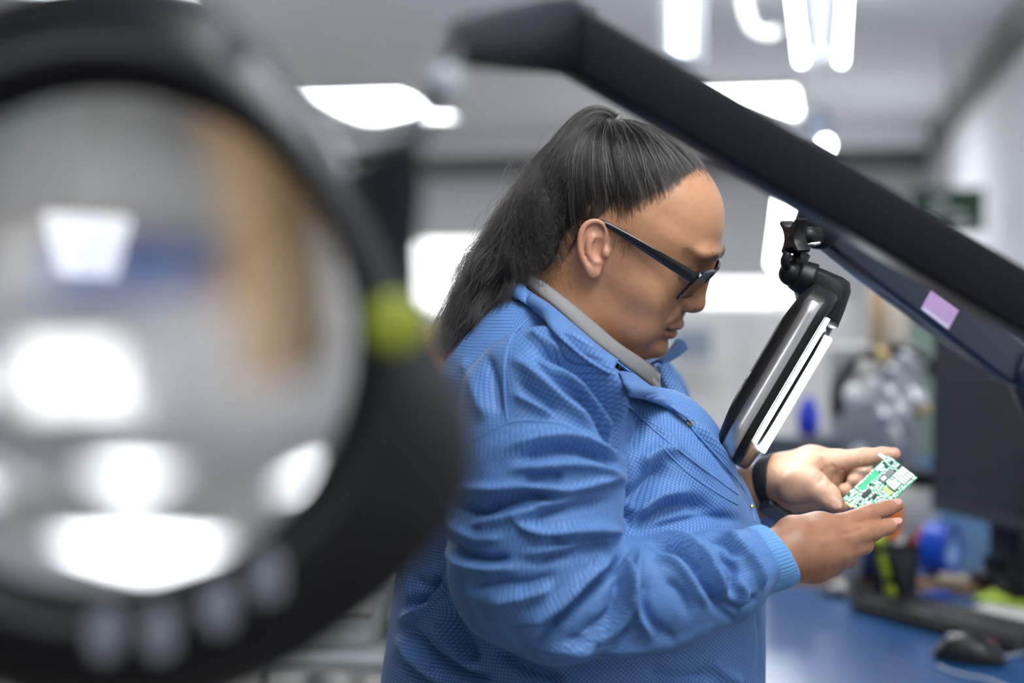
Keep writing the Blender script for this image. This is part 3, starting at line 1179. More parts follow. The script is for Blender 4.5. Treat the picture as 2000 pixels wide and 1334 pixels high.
def bone_param(v, pts, rs):
    best = np.full(len(v), 9.0)
    s = np.zeros(len(v))
    ang = np.zeros(len(v))
    L = 0
    for i in range(len(pts) - 1):
        a, b = pts[i], pts[i + 1]
        ba = b - a
        ln = np.linalg.norm(ba)
        tt = (v - a) @ ba / (ln * ln)
        t = np.clip(tt, 0, 1)
        c = a + t[:, None] * ba
        d = np.linalg.norm(v - c, axis=1)
        r = d - (rs[i] + (rs[i + 1] - rs[i]) * t)
        e = ba / ln
        e1 = -FWD - e * (-FWD @ e)
        e1 /= np.linalg.norm(e1)
        e2 = np.cross(e, e1)
        m = r < best
        best = np.where(m, r, best)
        s = np.where(m, L + t * ln, s)
        q = v - c
        ang = np.where(m, np.arctan2(q @ e2, q @ e1), ang)
        L += ln
    return best, s, ang


SLV = aR + fR[1:]
SLR = list(ARM_RR) + list(FORE_RR[1:])
_sv = spline(np.array(SLV), 70)
_cl = lambda a: np.concatenate([[0], np.cumsum(np.linalg.norm(np.diff(np.array(a), axis=0), axis=1))])
_sr = np.interp(np.linspace(0, 1, 70), _cl(SLV) / _cl(SLV)[-1], SLR)
ds, ss, sa = bone_param(jv, list(_sv), _sr)
dt = torso_fn(0.0)(jv[:, 0], jv[:, 1], jv[:, 2])
jx, jy, jD = project(jv)
seam_y = np.interp(jx, [880, 933, 994, 1042, 1103, 1164, 1212, 1240], [900, 856, 826, 822, 830, 860, 884, 900])
slv = (ds < dt) & (ds < 0.012) & (jy > seam_y) & (jv[:, 1] < TCY + 0.02)
wsl = np.clip((dt - ds) / 0.012 + 0.5, 0, 1) * np.clip((jy - seam_y) / 16 + .5, 0, 1) * (jv[:, 1] < TCY + 0.02)
jn = vnormals(jv, jq)
view = unit_rows(CAM_LOC - jv)
fac = np.clip((jn * view).sum(1) * 1.6 + 0.15, 0, 1)

# folds traced from the photograph: (pixel line, half width px, height mm, part)   s sleeve, t torso, b both
FOLDS = [
    ([(1011, 901), (1047, 887), (1109, 879), (1170, 891), (1213, 914)], 13, -6.0, 's'), ([(985, 880), (1047, 858), (1110, 852), (1170, 866), (1214, 892)], 14, 4.0, 's'),
    ([(1000, 918), (1060, 912), (1120, 908), (1175, 915), (1222, 936)], 13, 5.0, 's'), ([(1024, 938), (1060, 930), (1100, 932)], 9, -4.0, 's'),
    ([(900, 955), (970, 957), (1027, 951), (1109, 957), (1175, 940), (1226, 936)], 13, 5.0, 's'),
    ([(880, 985), (933, 1000), (994, 979), (1035, 968), (1090, 975)], 12, -6.0, 's'), ([(1100, 972), (1150, 962), (1200, 950), (1228, 955)], 9, -4.0, 's'),
    ([(1027, 1016), (1084, 996), (1134, 983), (1190, 978)], 11, -5.0, 's'), ([(1040, 985), (1090, 985), (1130, 970)], 9, 3.5, 's'), ([(920, 1025), (980, 1012), (1030, 1000), (1060, 990)], 12, 4.0, 's'),
    ([(1002, 1012), (1027, 1033), (1068, 1041), (1150, 1035), (1230, 1040)], 10, 5.0, 's'),
    ([(1060, 1055), (1110, 1060), (1170, 1056), (1218, 1050)], 9, -5.0, 's'),
    ([(1035, 1102), (1093, 1086), (1150, 1072), (1207, 1060)], 10, -5.0, 's'), ([(1020, 1085), (1090, 1070), (1150, 1062)], 9, 3.0, 's'),
    ([(1043, 1246), (1109, 1197), (1170, 1135), (1214, 1090), (1230, 1066)], 12, -7.0, 's'), ([(1010, 1225), (1090, 1178), (1155, 1118), (1205, 1078)], 15, 5.0, 's'),
    ([(855, 1035), (885, 1066), (912, 1086), (953, 1094), (1000, 1090)], 10, -5.0, 's'), ([(862, 1058), (900, 1100), (960, 1112), (1020, 1108)], 11, 4.0, 's'),
    ([(870, 1020), (930, 1050), (985, 1050)], 12, 3.5, 's'), ([(905, 1150), (960, 1140), (1030, 1140), (1090, 1120)], 14, -3.5, 's'), ([(950, 1180), (1020, 1165), (1080, 1145)], 14, 3.5, 's'),
    ([(1226, 1080), (1232, 1127), (1226, 1188), (1193, 1229), (1109, 1268)], 11, 6.0, 's'), ([(1208, 1110), (1204, 1160), (1186, 1205), (1130, 1240)], 12, -4.0, 's'),
    ([(1236, 1086), (1243, 1112), (1240, 1124)], 6, -5.0, 's'), ([(1252, 1070), (1243, 1120), (1240, 1190), (1275, 1246)], 9, 5.0, 's'),
    ([(1262, 1120), (1258, 1180), (1280, 1225), (1320, 1250)], 14, -3.5, 's'),
    ([(1257, 1058), (1314, 1070), (1355, 1102), (1380, 1143), (1416, 1197), (1433, 1217)], 10, -6.0, 's'), ([(1260, 1044), (1320, 1052), (1370, 1082), (1400, 1128), (1428, 1180)], 12, 5.0, 's'),
    ([(1280, 1090), (1320, 1100), (1350, 1140), (1380, 1190)], 13, 4.0, 's'), ([(1300, 1130), (1330, 1160), (1345, 1200)], 11, -3.0, 's'),
    ([(1404, 1078), (1432, 1110), (1428, 1140), (1418, 1165)], 9, -5.0, 's'), ([(1412, 1037), (1452, 1080), (1474, 1108), (1488, 1150)], 9, 5.0, 's'), ([(1440, 1130), (1452, 1160), (1440, 1195)], 11, 5.0, 's'),
    ([(1380, 1050), (1410, 1060), (1438, 1088)], 8, -3.5, 's'), ([(1405, 1175), (1440, 1185), (1478, 1165)], 9, -4.0, 's'),
    ([(1040, 1268), (1150, 1262), (1260, 1266), (1360, 1240)], 13, 3.0, 's'), ([(1100, 1250), (1180, 1246), (1240, 1225)], 10, -3.0, 's'),
    # shoulder
    ([(1042, 682), (1103, 698), (1143, 731), (1176, 779), (1208, 836), (1220, 884)], 15, -8.0, 't'), ([(1075, 655), (1125, 680), (1168, 722), (1200, 775), (1225, 830)], 17, 6.0, 't'),
    ([(1111, 759), (1151, 795), (1184, 844), (1214, 880)], 10, -6.0, 'b'), ([(1085, 720), (1135, 760), (1170, 806), (1204, 858)], 12, 5.0, 'b'),
    ([(1000, 700), (1050, 735), (1110, 790), (1160, 835)], 15, 4.0, 'b'), ([(1010, 745), (1050, 775), (1090, 805)], 10, -3.0, 'b'), ([(1040, 700), (1080, 740), (1120, 780)], 10, -3.0, 'b'),
    ([(1003, 770), (1040, 790), (1080, 812)], 9, 3.0, 'b'), ([(1030, 650), (1060, 668), (1100, 690)], 9, 4.0, 't'),
    ([(905, 700), (930, 760), (950, 820)], 20, 3.0, 't'), ([(950, 690), (965, 750), (975, 810)], 14, -3.0, 't'),
    # armpit line and chest
    ([(1214, 850), (1222, 900), (1228, 960), (1230, 1040)], 7, -9.0, 't'), ([(1228, 990), (1265, 940), (1300, 905)], 20, -6.0, 't'), ([(1240, 1040), (1290, 1000), (1350, 985), (1400, 1000)], 20, -6.0, 't'),
    ([(1245, 910), (1290, 880), (1330, 885)], 20, 4.0, 't'), ([(1240, 1005), (1290, 970), (1350, 960)], 18, 4.0, 't'), ([(1230, 880), (1250, 830), (1235, 790)], 14, -3.0, 't'),
    ([(1260, 1040), (1330, 1020), (1400, 1010), (1450, 1020)], 14, -3.5, 't'), ([(1345, 828), (1380, 866), (1420, 915), (1452, 965), (1468, 1005)], 4, -3.2, 't'), ([(1353, 820), (1390, 858), (1430, 906), (1462, 958)], 6, 2.0, 't'),
    ([(1225, 780), (1280, 830), (1340, 885), (1400, 940)], 10, 1.5, 't'),
    # back and hem
    ([(781, 1209), (822, 1197), (875, 1152), (895, 1110)], 11, 7.0, 't'), ([(785, 1190), (830, 1165), (860, 1125)], 14, -6.0, 't'), ([(789, 1217), (842, 1275), (904, 1311), (960, 1330)], 12, -7.0, 't'),
    ([(775, 1240), (810, 1285), (860, 1330)], 15, 5.0, 't'), ([(815, 1130), (840, 1160), (850, 1180)], 10, -4.0, 't'), ([(880, 1180), (890, 1230), (930, 1290)], 16, -6.0, 't'), ([(850, 1210), (880, 1260), (930, 1320)], 15, 5.0, 't'),
    ([(960, 1262), (1020, 1300), (1100, 1330)], 16, -5.0, 't'), ([(1480, 1190), (1486, 1260), (1482, 1340)], 6, -3.0, 't'), ([(1380, 1290), (1420, 1320), (1450, 1334)], 16, 3.0, 't'), ([(1260, 1310), (1320, 1325), (1390, 1320)], 18, -3.0, 't'),
    ([(800, 1090), (800, 1150), (790, 1200)], 8, 3.0, 't'), ([(775, 1290), (800, 1310), (850, 1345)], 9, -4.0, 't'),
]
disp = np.zeros(len(jv))
for poly, wd, amp, part in FOLDS:
    r, t = poly_dist(jx, jy, spline(np.array(poly, float), max(10, len(poly) * 4)))
    m = 1 / (1 + (r / (wd * 0.92)) ** 2) ** 2 * np.clip(np.minimum(t, 1 - t) * 5 + 0.12, 0, 1)
    if part == 's':
        m = m * wsl
    elif part == 't':
        m = m * (1 - wsl)
    disp += 2.35 * amp * mm * m
# small creases between the traced ones
nw = vnoise(jv * np.array([1, 1, 1.9]), 26, 21) * 1.1 + vnoise(jv * np.array([1.2, 1, 2.4]), 55, 22) * 0.55
disp += nw * mm * np.where(slv, 1.25, 0.7) * np.where((jy < 1050) & ~slv & (jx > 1230), 0.4, 1)
jv2 = jv + jn * (disp * fac)[:, None]
jv2 = relax(jv2, jq, 1, 0.35)

# fabric coordinates
u_s, v_s = sa * 0.072, ss
cx_t = np.interp(jv[:, 2], _tz, _tx)
dx, dy = jv[:, 0] - cx_t, jv[:, 1] - TCY
tang = np.arctan2(dx, -dy)
u_t, v_t = tang * 0.175, jv[:, 2]
fu = np.where(slv, u_s, u_t)
fv = np.where(slv, v_s, v_t)
front = (~slv) & (jx > 1005) & (jy > 600)
rot45 = slv | front
c45, s45 = math.cos(math.radians(40)), math.sin(math.radians(40))
fu2 = np.where(rot45, fu * c45 - fv * s45, fu)
fv2 = np.where(rot45, fu * s45 + fv * c45, fv)


def fabric(name, base, line, pitch=0.0030, ribs=False):
    m = bpy.data.materials.new(name)
    m.use_nodes = True
    nt = m.node_tree
    b = nt.nodes['Principled BSDF']
    a = nt.nodes.new('ShaderNodeAttribute')
    a.attribute_name = 'cloth'
    sep = nt.nodes.new('ShaderNodeSeparateXYZ')
    nt.links.new(a.outputs['Vector'], sep.inputs[0])
    outs = []
    for i in (0, 1):
        d = nt.nodes.new('ShaderNodeMath'); d.operation = 'DIVIDE'; d.inputs[1].default_value = pitch
        nt.links.new(sep.outputs[i], d.inputs[0])
        f = nt.nodes.new('ShaderNodeMath'); f.operation = 'FRACT'
        nt.links.new(d.outputs[0], f.inputs[0])
        s = nt.nodes.new('ShaderNodeMath'); s.operation = 'SUBTRACT'; s.inputs[1].default_value = 0.5
        nt.links.new(f.outputs[0], s.inputs[0])
        ab = nt.nodes.new('ShaderNodeMath'); ab.operation = 'ABSOLUTE'
        nt.links.new(s.outputs[0], ab.inputs[0])
        mr = nt.nodes.new('ShaderNodeMapRange')
        mr.inputs['From Min'].default_value = 0.06
        mr.inputs['From Max'].default_value = 0.17
        mr.inputs['To Min'].default_value = 1
        mr.inputs['To Max'].default_value = 0
        nt.links.new(ab.outputs[0], mr.inputs['Value'])
        outs.append(mr.outputs[0])
    mxn = nt.nodes.new('ShaderNodeMath'); mxn.operation = 'MAXIMUM'
    nt.links.new(outs[0], mxn.inputs[0]); nt.links.new(outs[1], mxn.inputs[1])
    if ribs:
        mxn = nt.nodes.new('ShaderNodeMath'); mxn.operation = 'MULTIPLY'; mxn.inputs[1].default_value = 1.0
        nt.links.new(outs[0], mxn.inputs[0])
    tc = nt.nodes.new('ShaderNodeTexCoord')
    nz = nt.nodes.new('ShaderNodeTexNoise'); nz.inputs['Scale'].default_value = 14; nz.inputs['Detail'].default_value = 5
    nt.links.new(tc.outputs['Object'], nz.inputs['Vector'])
    mb = nt.nodes.new('ShaderNodeMix'); mb.data_type = 'RGBA'
    mb.inputs[6].default_value = (*(np.array(base) * 0.92), 1); mb.inputs[7].default_value = (*(np.array(base) * 1.08), 1)
    nt.links.new(nz.outputs['Fac'], mb.inputs[0])
    ml = nt.nodes.new('ShaderNodeMix'); ml.data_type = 'RGBA'
    ml.inputs[7].default_value = (*line, 1)
    nt.links.new(mb.outputs[2], ml.inputs[6])
    sc = nt.nodes.new('ShaderNodeMath'); sc.operation = 'MULTIPLY'; sc.inputs[1].default_value = 0.72
    nt.links.new(mxn.outputs[0], sc.inputs[0])
    nt.links.new(sc.outputs[0], ml.inputs[0])
    nt.links.new(ml.outputs[2], b.inputs['Base Color'])
    b.inputs['Roughness'].default_value = 0.62
    b.inputs['Specular IOR Level'].default_value = 0.35
    b.inputs['Sheen Weight'].default_value = 0.12
    b.inputs['Sheen Roughness'].default_value = 0.4
    b.inputs['Sheen Tint'].default_value = (0.7, 0.82, 1, 1)
    n2 = nt.nodes.new('ShaderNodeTexNoise'); n2.inputs['Scale'].default_value = 900
    nt.links.new(tc.outputs['Object'], n2.inputs['Vector'])
    bp = nt.nodes.new('ShaderNodeBump'); bp.inputs['Strength'].default_value = 0.12; bp.inputs['Distance'].default_value = 0.0006
    nt.links.new(n2.outputs['Fac'], bp.inputs['Height'])
    nt.links.new(bp.outputs['Normal'], b.inputs['Normal'])
    return m


M_jkt = fabric('blue_grid_cloth', srgb(94, 137, 193), srgb(36, 58, 108))
M_cuff = fabric('blue_rib_knit', srgb(104, 156, 210), srgb(66, 108, 160), pitch=0.0019, ribs=True)
M_greyk = fabric('grey_rib_knit', (0.215, 0.205, 0.20), (0.14, 0.133, 0.13), pitch=0.0014, ribs=True)


def cloth_attr(o, uv):
    a = o.data.attributes.new('cloth', 'FLOAT_VECTOR', 'POINT')
    uv = np.asarray(uv)
    a.data.foreach_set('vector', np.concatenate([uv, np.zeros((len(uv), 1))], 1).astype(np.float32).ravel())


jacket = build_mesh('jacket', jv2, jq, M_jkt, person)
cloth_attr(jacket, np.stack([fu2, fv2], 1))
tri = np.concatenate([jq[:, [0, 1, 2]], jq[:, [0, 2, 3]]])
JB = BVHTree.FromPolygons([tuple(p) for p in jv2], tri.tolist())


def drape(x, y, lift=0.002, Dmin=0.9):
    """point of the jacket under a pixel, lifted a little along the surface normal"""
    o = Vector(CAM_LOC)
    d = Vector(unit(P(x, y, 1) - CAM_LOC))
    h, n, i, t = JB.ray_cast(o + d * Dmin, d)
    if h is None:
        h2, n2, i2, t2 = JB.find_nearest(Vector(P(x, y, 1.4)))
        h, n = h2, n2
    n = np.array(n)
    if n @ FWD > 0:
        n = -n
    return np.array(h) + n * lift


def strip(name, top, bot, mat_, n=40, m=9, bulge=0.004, thick=0.0018, parent=None, uvrot=True):
    """cloth strip between two 3D edge lines with a soft roll across"""
    T, B = spline(top, n), spline(bot, n)
    G = np.zeros((m, n, 3))
    across = B - T
    along = np.gradient((T + B) / 2, axis=0)
    nn = unit_rows(np.cross(along, across))
    sg = np.where((nn @ FWD) > 0, -1.0, 1.0)[:, None]
    nn = nn * sg
    for j in range(m):
        t = j / (m - 1)
        G[j] = T * (1 - t) + B * t + nn * (bulge * math.sin(math.pi * t) ** 0.8)
    mb = MB().grid(G)
    v = np.concatenate(mb.v)
    o = build_mesh(name, v, np.array(mb.f), mat_, parent or person, thick=thick)
    L = np.cumsum(np.concatenate([[0], np.linalg.norm(np.diff((T + B) / 2, axis=0), axis=1)]))
    W = np.linalg.norm(across, axis=1).mean()
    uu = np.tile(L, (m, 1)).ravel()
    vv = np.repeat(np.linspace(0, W, m), n)
    if uvrot:
        uu, vv = uu * c45 - vv * s45, uu * s45 + vv * c45
    cloth_attr(o, np.stack([uu, vv], 1))
    return o


# grey shirt collar round the neck: near side traced, far side mirrored about the neck
gt = [(990, 512, 1.445), (1014, 521, 1.400), (1050, 545, 1.362), (1087, 570, 1.345), (1143, 615, 1.337), (1204, 668, 1.347), (1250, 699, 1.368), (1276, 719, 1.388)]
gb = [(986, 530, 1.450), (1008, 540, 1.396), (1040, 566, 1.352), (1079, 597, 1.334), (1143, 655, 1.328), (1204, 702, 1.338), (1250, 738, 1.362), (1270, 757, 1.382)]
strip('shirt_collar', [P(*p) for p in gt], [P(*p) for p in gb], M_greyk, 60, 7, 0.003, 0.002, uvrot=False)
gt2 = [(990, 512, 1.445), (1040, 540, 1.50), (1120, 600, 1.52), (1220, 680, 1.49), (1278, 716, 1.42)]
gb2 = [(986, 530, 1.450), (1040, 566, 1.51), (1120, 640, 1.53), (1225, 712, 1.50), (1290, 740, 1.43)]
strip('shirt_collar', [P(*p) for p in gt2], [P(*p) for p in gb2], M_greyk, 40, 5, 0.003, 0.002, uvrot=False)
strip('shirt_placket', [P(1262, 722, 1.383), P(1278, 738, 1.386), P(1290, 757, 1.388)], [P(1256, 742, 1.381), P(1270, 758, 1.385), P(1284, 778, 1.388)], M_greyk, 16, 6, 0.006, 0.002, uvrot=False)
strip('shirt_placket', [P(1268, 716, 1.398), P(1284, 728, 1.398), P(1291, 733, 1.396)], [P(1275, 742, 1.394), P(1286, 752, 1.393), P(1290, 762, 1.391)], M_greyk, 16, 6, 0.004, 0.002, uvrot=False)

# jacket collar and lapel, near side
ct = [P(986, 530, 1.452), P(1000, 541, 1.402), P(1030, 566, 1.352), P(1075, 600, 1.330), P(1128, 645, 1.320), P(1175, 684, 1.323), P(1205, 707, 1.331)]
cb = [P(976, 566, 1.452), P(988, 578, 1.405)] + [drape(x, y, 0.005) for x, y in ((1012, 594), (1052, 622), (1085, 655), (1135, 692), (1172, 716), (1192, 730))]
strip('collar', ct, cb, M_jkt, 64, 12, 0.006, 0.002)
lt = [P(1203, 706, 1.331), P(1240, 733, 1.346), P(1268, 755, 1.356)] + [drape(x, y, 0.004) for x, y in ((1300, 784), (1325, 808), (1346, 829))]
lb = [drape(x, y, 0.006) for x, y in ((1200, 716), (1210, 742), (1221, 770), (1262, 779), (1300, 800), (1330, 822), (1346, 831))]
strip('lapel', lt, lb, M_jkt, 56, 10, 0.003, 0.002)
# far side collar wing and lapel
strip('collar', [P(1268, 716, 1.432), P(1300, 690, 1.452), P(1322, 662, 1.470)], [P(1296, 712, 1.430), P(1322, 699, 1.446), P(1342, 681, 1.465)], M_jkt, 20, 8, 0.004, 0.002)
strip('lapel', [P(1283, 716, 1.420), P(1296, 752, 1.412), P(1322, 794, 1.398), P(1346, 827, 1.380)], [P(1308, 712, 1.428), P(1326, 750, 1.422), P(1346, 790, 1.408), P(1356, 822, 1.388)], M_jkt, 30, 8, 0.006, 0.002)


def seam(pts, r=0.0009, lift=0.0002):
    q = np.array([drape(x, y, lift) for x, y in spline(np.array(pts, float), 60)])
    ker = np.array([1, 2, 3, 2, 1]) / 9.0
    qs = q.copy()
    for i in range(3):
        qs[2:-2, i] = np.convolve(q[:, i], ker, 'valid')
    mb = MB().tube(qs, r, 6)
    v = np.concatenate(mb.v)
    o = mb.build('seam', M_jkt, person)
    cloth_attr(o, np.full((len(o.data.vertices), 2), 0.0))


for sm in ([(1034, 621), (1002, 654), (987, 702), (986, 763), (992, 824)], [(905, 872), (933, 856), (994, 826), (1042, 822), (1103, 830), (1164, 860), (1210, 884)],
           [(1225, 790), (1290, 850), (1360, 905), (1440, 965)], [(1290, 870), (1340, 920), (1400, 962), (1440, 985)], [(1347, 832), (1400, 890), (1440, 938), (1466, 982), (1474, 1020)]):
    seam(sm)
# studs
for i, (x, y) in enumerate(((1346, 826), (1466, 990))):
    c = drape(x, y, 0.0015)
    n = unit(CAM_LOC - c + np.array([0.5, 0, 0.6]))
    MB().lathe([(q * (1 - .45 * i), h * (1 - .4 * i)) for q, h in ((0.0036, -0.001), (0.0040, 0.0004), (0.0032, 0.0014), (0.0012, 0.0018))], c, n, 16).build('snap_stud', mat('brass_stud', (0.55, 0.42, 0.2), 0.3, 1.0), person)

# ribbed cuff
ax0, ax1 = P(1436, 1110, 1.266), P(1534, 1079, 1.281)
axd = unit(ax1 - ax0)
cu1 = unit(UPV - axd * (UPV @ axd))
cu2 = np.cross(axd, cu1)
G = []
nr, nc = 26, 220
CV = []
for i in range(nr):
    t = i / (nr - 1)
    row = []
    for k in range(nc):
        a = 2 * math.pi * k / nc
        sh = -0.0085 * math.cos(a) * (0.3 + 0.7 * t)
        r = 0.0335 - 0.0040 * t + 0.003 * math.exp(-(t / 0.12) ** 2) + 0.0012 * math.sin(math.pi * min(1, max(0, (t - .55) / .45)))
        if t > 0.985:
            r -= 0.0022
        r += 0.00035 * math.cos(55 * a) * (t < .97)
        row.append(ax0 + axd * (t * 0.0465 + sh) + cu1 * math.cos(a) * r * 0.98 + cu2 * math.sin(a) * r * 0.9)
        CV.append((a * 0.0305, t * 0.04))
    G.append(row)
mbc = MB().grid(np.array(G), closed_u=True)
cuff = build_mesh('cuff', np.concatenate(mbc.v), np.array(mbc.f), M_cuff, person, thick=0.002, offset=-1)
cloth_attr(cuff, CV)
# ---- hair: strands combed back into a high ponytail
M_hair = bpy.data.materials.new('dark_hair')
M_hair.use_nodes = True
nt = M_hair.node_tree
for n_ in list(nt.nodes):
    if n_.type != 'OUTPUT_MATERIAL':
        nt.nodes.remove(n_)
out = [n_ for n_ in nt.nodes if n_.type == 'OUTPUT_MATERIAL'][0]
hp = nt.nodes.new('ShaderNodeBsdfHairPrincipled')
hp.parametrization = 'COLOR'
hp.inputs['Color'].default_value = (0.0055, 0.0042, 0.0036, 1)
for k_, v_ in (('Random Roughness', 0.5), ('Random Color', 0.9), ('Random', 0.0)):
    if k_ in hp.inputs and k_ != 'Random':
        hp.inputs[k_].default_value = v_

hp.inputs['Roughness'].default_value = 0.20
hp.inputs['Radial Roughness'].default_value = 0.35
nt.links.new(hp.outputs[0], out.inputs[0])
M_core = mat('dark_hair_mass', (0.010, 0.007, 0.006), 0.6)


def hair_object(name, S, rad, parent, root=False):
    """S: (n, m, 3) strand points in world space"""
    n, m = S.shape[:2]
    hd = bpy.data.hair_curves.new(name)
    hd.add_curves([m] * n)
    hd.attributes['position'].data.foreach_set('vector', S.astype(np.float32).ravel())
    a = hd.attributes.get('radius') or hd.attributes.new('radius', 'FLOAT', 'POINT')
    taper = np.linspace(1, 0.35, m) ** 0.7
    if root:
        taper = taper * np.clip(np.linspace(0.35, 3.5, m), 0, 1)
    a.data.foreach_set('value', (np.asarray(rad).reshape(-1, 1) * taper[None]).astype(np.float32).ravel())
    o = bpy.data.objects.new(name, hd)
    hd.materials.append(M_hair)
    COL.objects.link(o)
    set_parent(o, parent)
    return o


TIE = hloc(1196, 240, 0.0)
TIE_D = unit(TIE - CC)


def cran_R(d):
    return 1.0 / cran_g(d[..., 0] + CC[0], d[..., 1] + CC[1], d[..., 2] + CC[2])


cand = np.where((scalp_amount(HEAD_L + np.stack([0 * HEAD_L[:, 0], 0 * HEAD_L[:, 0], 0.004 * vnoise(HEAD_L, 170, 41) + 0.002 * vnoise(HEAD_L, 600, 42)], 1), 0.004) > 0.05) & ~EARM & (HEAD_L[:, 1] < 0.05))[0]
lim_ = scalp_amount(HEAD_L[cand], 0.020)
wgt = np.where(lim_ < 1, 0.9 + 0.9 * lim_, 1.0) * np.where(HEAD_L[cand][:, 1] < 0.01, 1.0, 0.45)
N1, M1 = 13000, 16
ids = rng.choice(cand, N1, p=wgt / wgt.sum())
r0 = HEAD_L[ids] + rng.normal(0, 0.0009, (N1, 3))
d0 = unit_rows(r0 - CC)
R0 = np.linalg.norm(r0 - CC, axis=1)
tie = unit_rows(TIE_D[None] + rng.normal(0, 0.045, (N1, 3)))
clump = vnoise(r0, 210, 31)
om = np.arccos(np.clip((d0 * tie).sum(1), -1, 1))
S = np.zeros((N1, M1, 3))
Rc0 = cran_R(d0)
lift = np.abs(rng.normal(0.0012, 0.0012, N1)) + 0.0014 * np.clip(clump + 0.3, 0, 1)
wave_ph = rng.uniform(0, 6.28, N1)
side = unit_rows(np.cross(d0, tie))
# comb the strands into flat locks
NLK = 330
lk = r0[rng.choice(N1, NLK)]
near_lk = np.argmin(((r0[:, None, :] - lk[None]) ** 2).sum(2), axis=1)
to_lk = unit_rows(lk[near_lk] - CC) - d0
lk_lift = rng.uniform(0, 0.0040, NLK)[near_lk]
for j in range(M1):
    t = j / (M1 - 1)
    tt = t ** 0.9
    a = np.sin((1 - tt) * om) / np.maximum(np.sin(om), 1e-4)
    b = np.sin(tt * om) / np.maximum(np.sin(om), 1e-4)
    d = unit_rows((d0 + to_lk * 0.75 * math.sin(math.pi * min(t * 1.2, .5)) ) * a[:, None] + tie * b[:, None])
    R = lk_lift * math.sin(math.pi * t) + cran_R(d) + (R0 - Rc0) * (1 - t) ** 1.6 + lift * math.sin(math.pi * min(1, t * 1.1 + 0.03)) ** 0.6 + 0.004 * max(0, t - 0.75) / 0.25
    S[:, j] = CC + d * R[:, None] + side * (0.0010 * np.sin(wave_ph + 5 * t) * np.sin(np.pi * t))[:, None]
hair = hair_object('hair', h2w(S), rng.uniform(0.00010, 0.00022, N1) + 0.0001 * (rng.uniform(0, 1, N1) < .08), person, root=True)

# paler strands over the hair, painting shiny streaks into its colour
M_sheen_hair = mat('painted_sheen_hair', (0.16, 0.15, 0.145), 0.3, spec=0.8)
sel = rng.choice(N1, 520, replace=False)
hg = hair_object('sheen_strands', h2w(S[sel] + unit_rows(S[sel].reshape(-1, 3) - CC).reshape(520, M1, 3) * 0.0011), rng.uniform(0.00009, 0.00014, 520), person, root=True)
hg.data.materials[0] = M_sheen_hair

# loose hairs at the hairline and over the crown
N1b = 420
idb = rng.choice(cand, N1b)
rb = HEAD_L[idb]
db = unit_rows(rb - CC)
tb = unit_rows(TIE_D[None] + rng.normal(0, 0.25, (N1b, 3)))
Sb = np.zeros((N1b, 12, 3))
for j in range(12):
    t = j / 11
    d = unit_rows(db * (1 - 0.5 * t) + tb * 0.5 * t)
    Sb[:, j] = CC + d * (np.linalg.norm(rb - CC, axis=1) * (1 - t) + cran_R(d) * t + 0.010 * rng.uniform(.2, 1, 1) * t * np.abs(np.sin(np.arange(N1b))))[:, None] + rng.normal(0, 0.0004, (N1b, 3))
hair_object('loose_hair', h2w(Sb), np.full(N1b, 0.00008), person)

# ponytail
PT = np.array([P(*p) for p in ((1199, 238, 1.402), (1180, 224, 1.400), (1150, 229, 1.398), (1112, 268, 1.394), (1066, 345, 1.388), (1022, 432, 1.382), (978, 520, 1.378), (936, 595, 1.374), (902, 655, 1.370), (872, 712, 1.366))])
PR = np.array([.0075, .010, .014, .020, .027, .034, .037, .035, .032, .031])
NS = 40
pc = spline(PT, NS)
pr_ = np.interp(np.linspace(0, 1, NS), np.linspace(0, 1, len(PR)), PR)
tg = unit_rows(np.gradient(pc, axis=0))
e_d = unit_rows(FWD[None] - tg * (tg @ FWD)[:, None])
e_s = np.cross(tg, e_d)


def pony(n, spread, wav, lo=0.0, hi=1.0, seed=1, rad=(0.00010, 0.0002), fly=0.0, fq=(3, 6)):
    r = np.random.default_rng(seed)
    ang = r.uniform(0, 6.283, n)
    rr = np.sqrt(r.uniform(0.02, 1, n)) * spread
    # gather the strands into locks
    nl = 60
    la, lr = r.uniform(0, 6.283, nl), np.sqrt(r.uniform(0.0, 1, nl)) * spread
    li = r.integers(0, nl, n)
    ax_, ay_ = rr * np.cos(ang), rr * np.sin(ang)
    bx_, by_ = lr[li] * np.cos(la[li]), lr[li] * np.sin(la[li])
    ph, fr, am = r.uniform(0, 6.283, n), r.uniform(*fq, n), r.uniform(0.3, 1, n)
    lph, lfr = r.uniform(0, 6.283, nl)[li], r.uniform(2, 4.5, nl)[li]
    end = r.uniform(0.72, 1.0, n) * hi
    st = np.full(n, lo)
    m = 34
    out = np.zeros((n, m, 3))
    for j in range(m):
        t = st + (end - st) * j / (m - 1)
        f = t * (NS - 1)
        i = np.clip(f.astype(int), 0, NS - 2)
        w = (f - i)[:, None]
        c = pc[i] * (1 - w) + pc[i + 1] * w
        R = pr_[i] * (1 - w[:, 0]) + pr_[i + 1] * w[:, 0]
        mixl = np.clip(t * 1.3 - 0.1, 0, 0.78)
        ox = ax_ * (1 - mixl) + (bx_ + 0.18 * ax_) * mixl
        oy = ay_ * (1 - mixl) + (by_ + 0.18 * ay_) * mixl
        g = np.clip(t * 2, 0, 1)
        ox = ox + g * (wav * am * np.sin(ph + fr * 6.283 * t) * 0.35 + wav * np.sin(lph + lfr * 6.283 * t)) + fly * g * np.sin(ph * 3) * t
        oy = oy + g * (wav * am * np.cos(ph * 1.7 + fr * 6.283 * t) * 0.35 + wav * np.cos(lph * 2 + lfr * 6.283 * t) * .6) + fly * g * np.cos(ph * 5) * t
        out[:, j] = c + e_d[i] * (ox * R)[:, None] + e_s[i] * (oy * R)[:, None]
    return out, r.uniform(*rad, n)


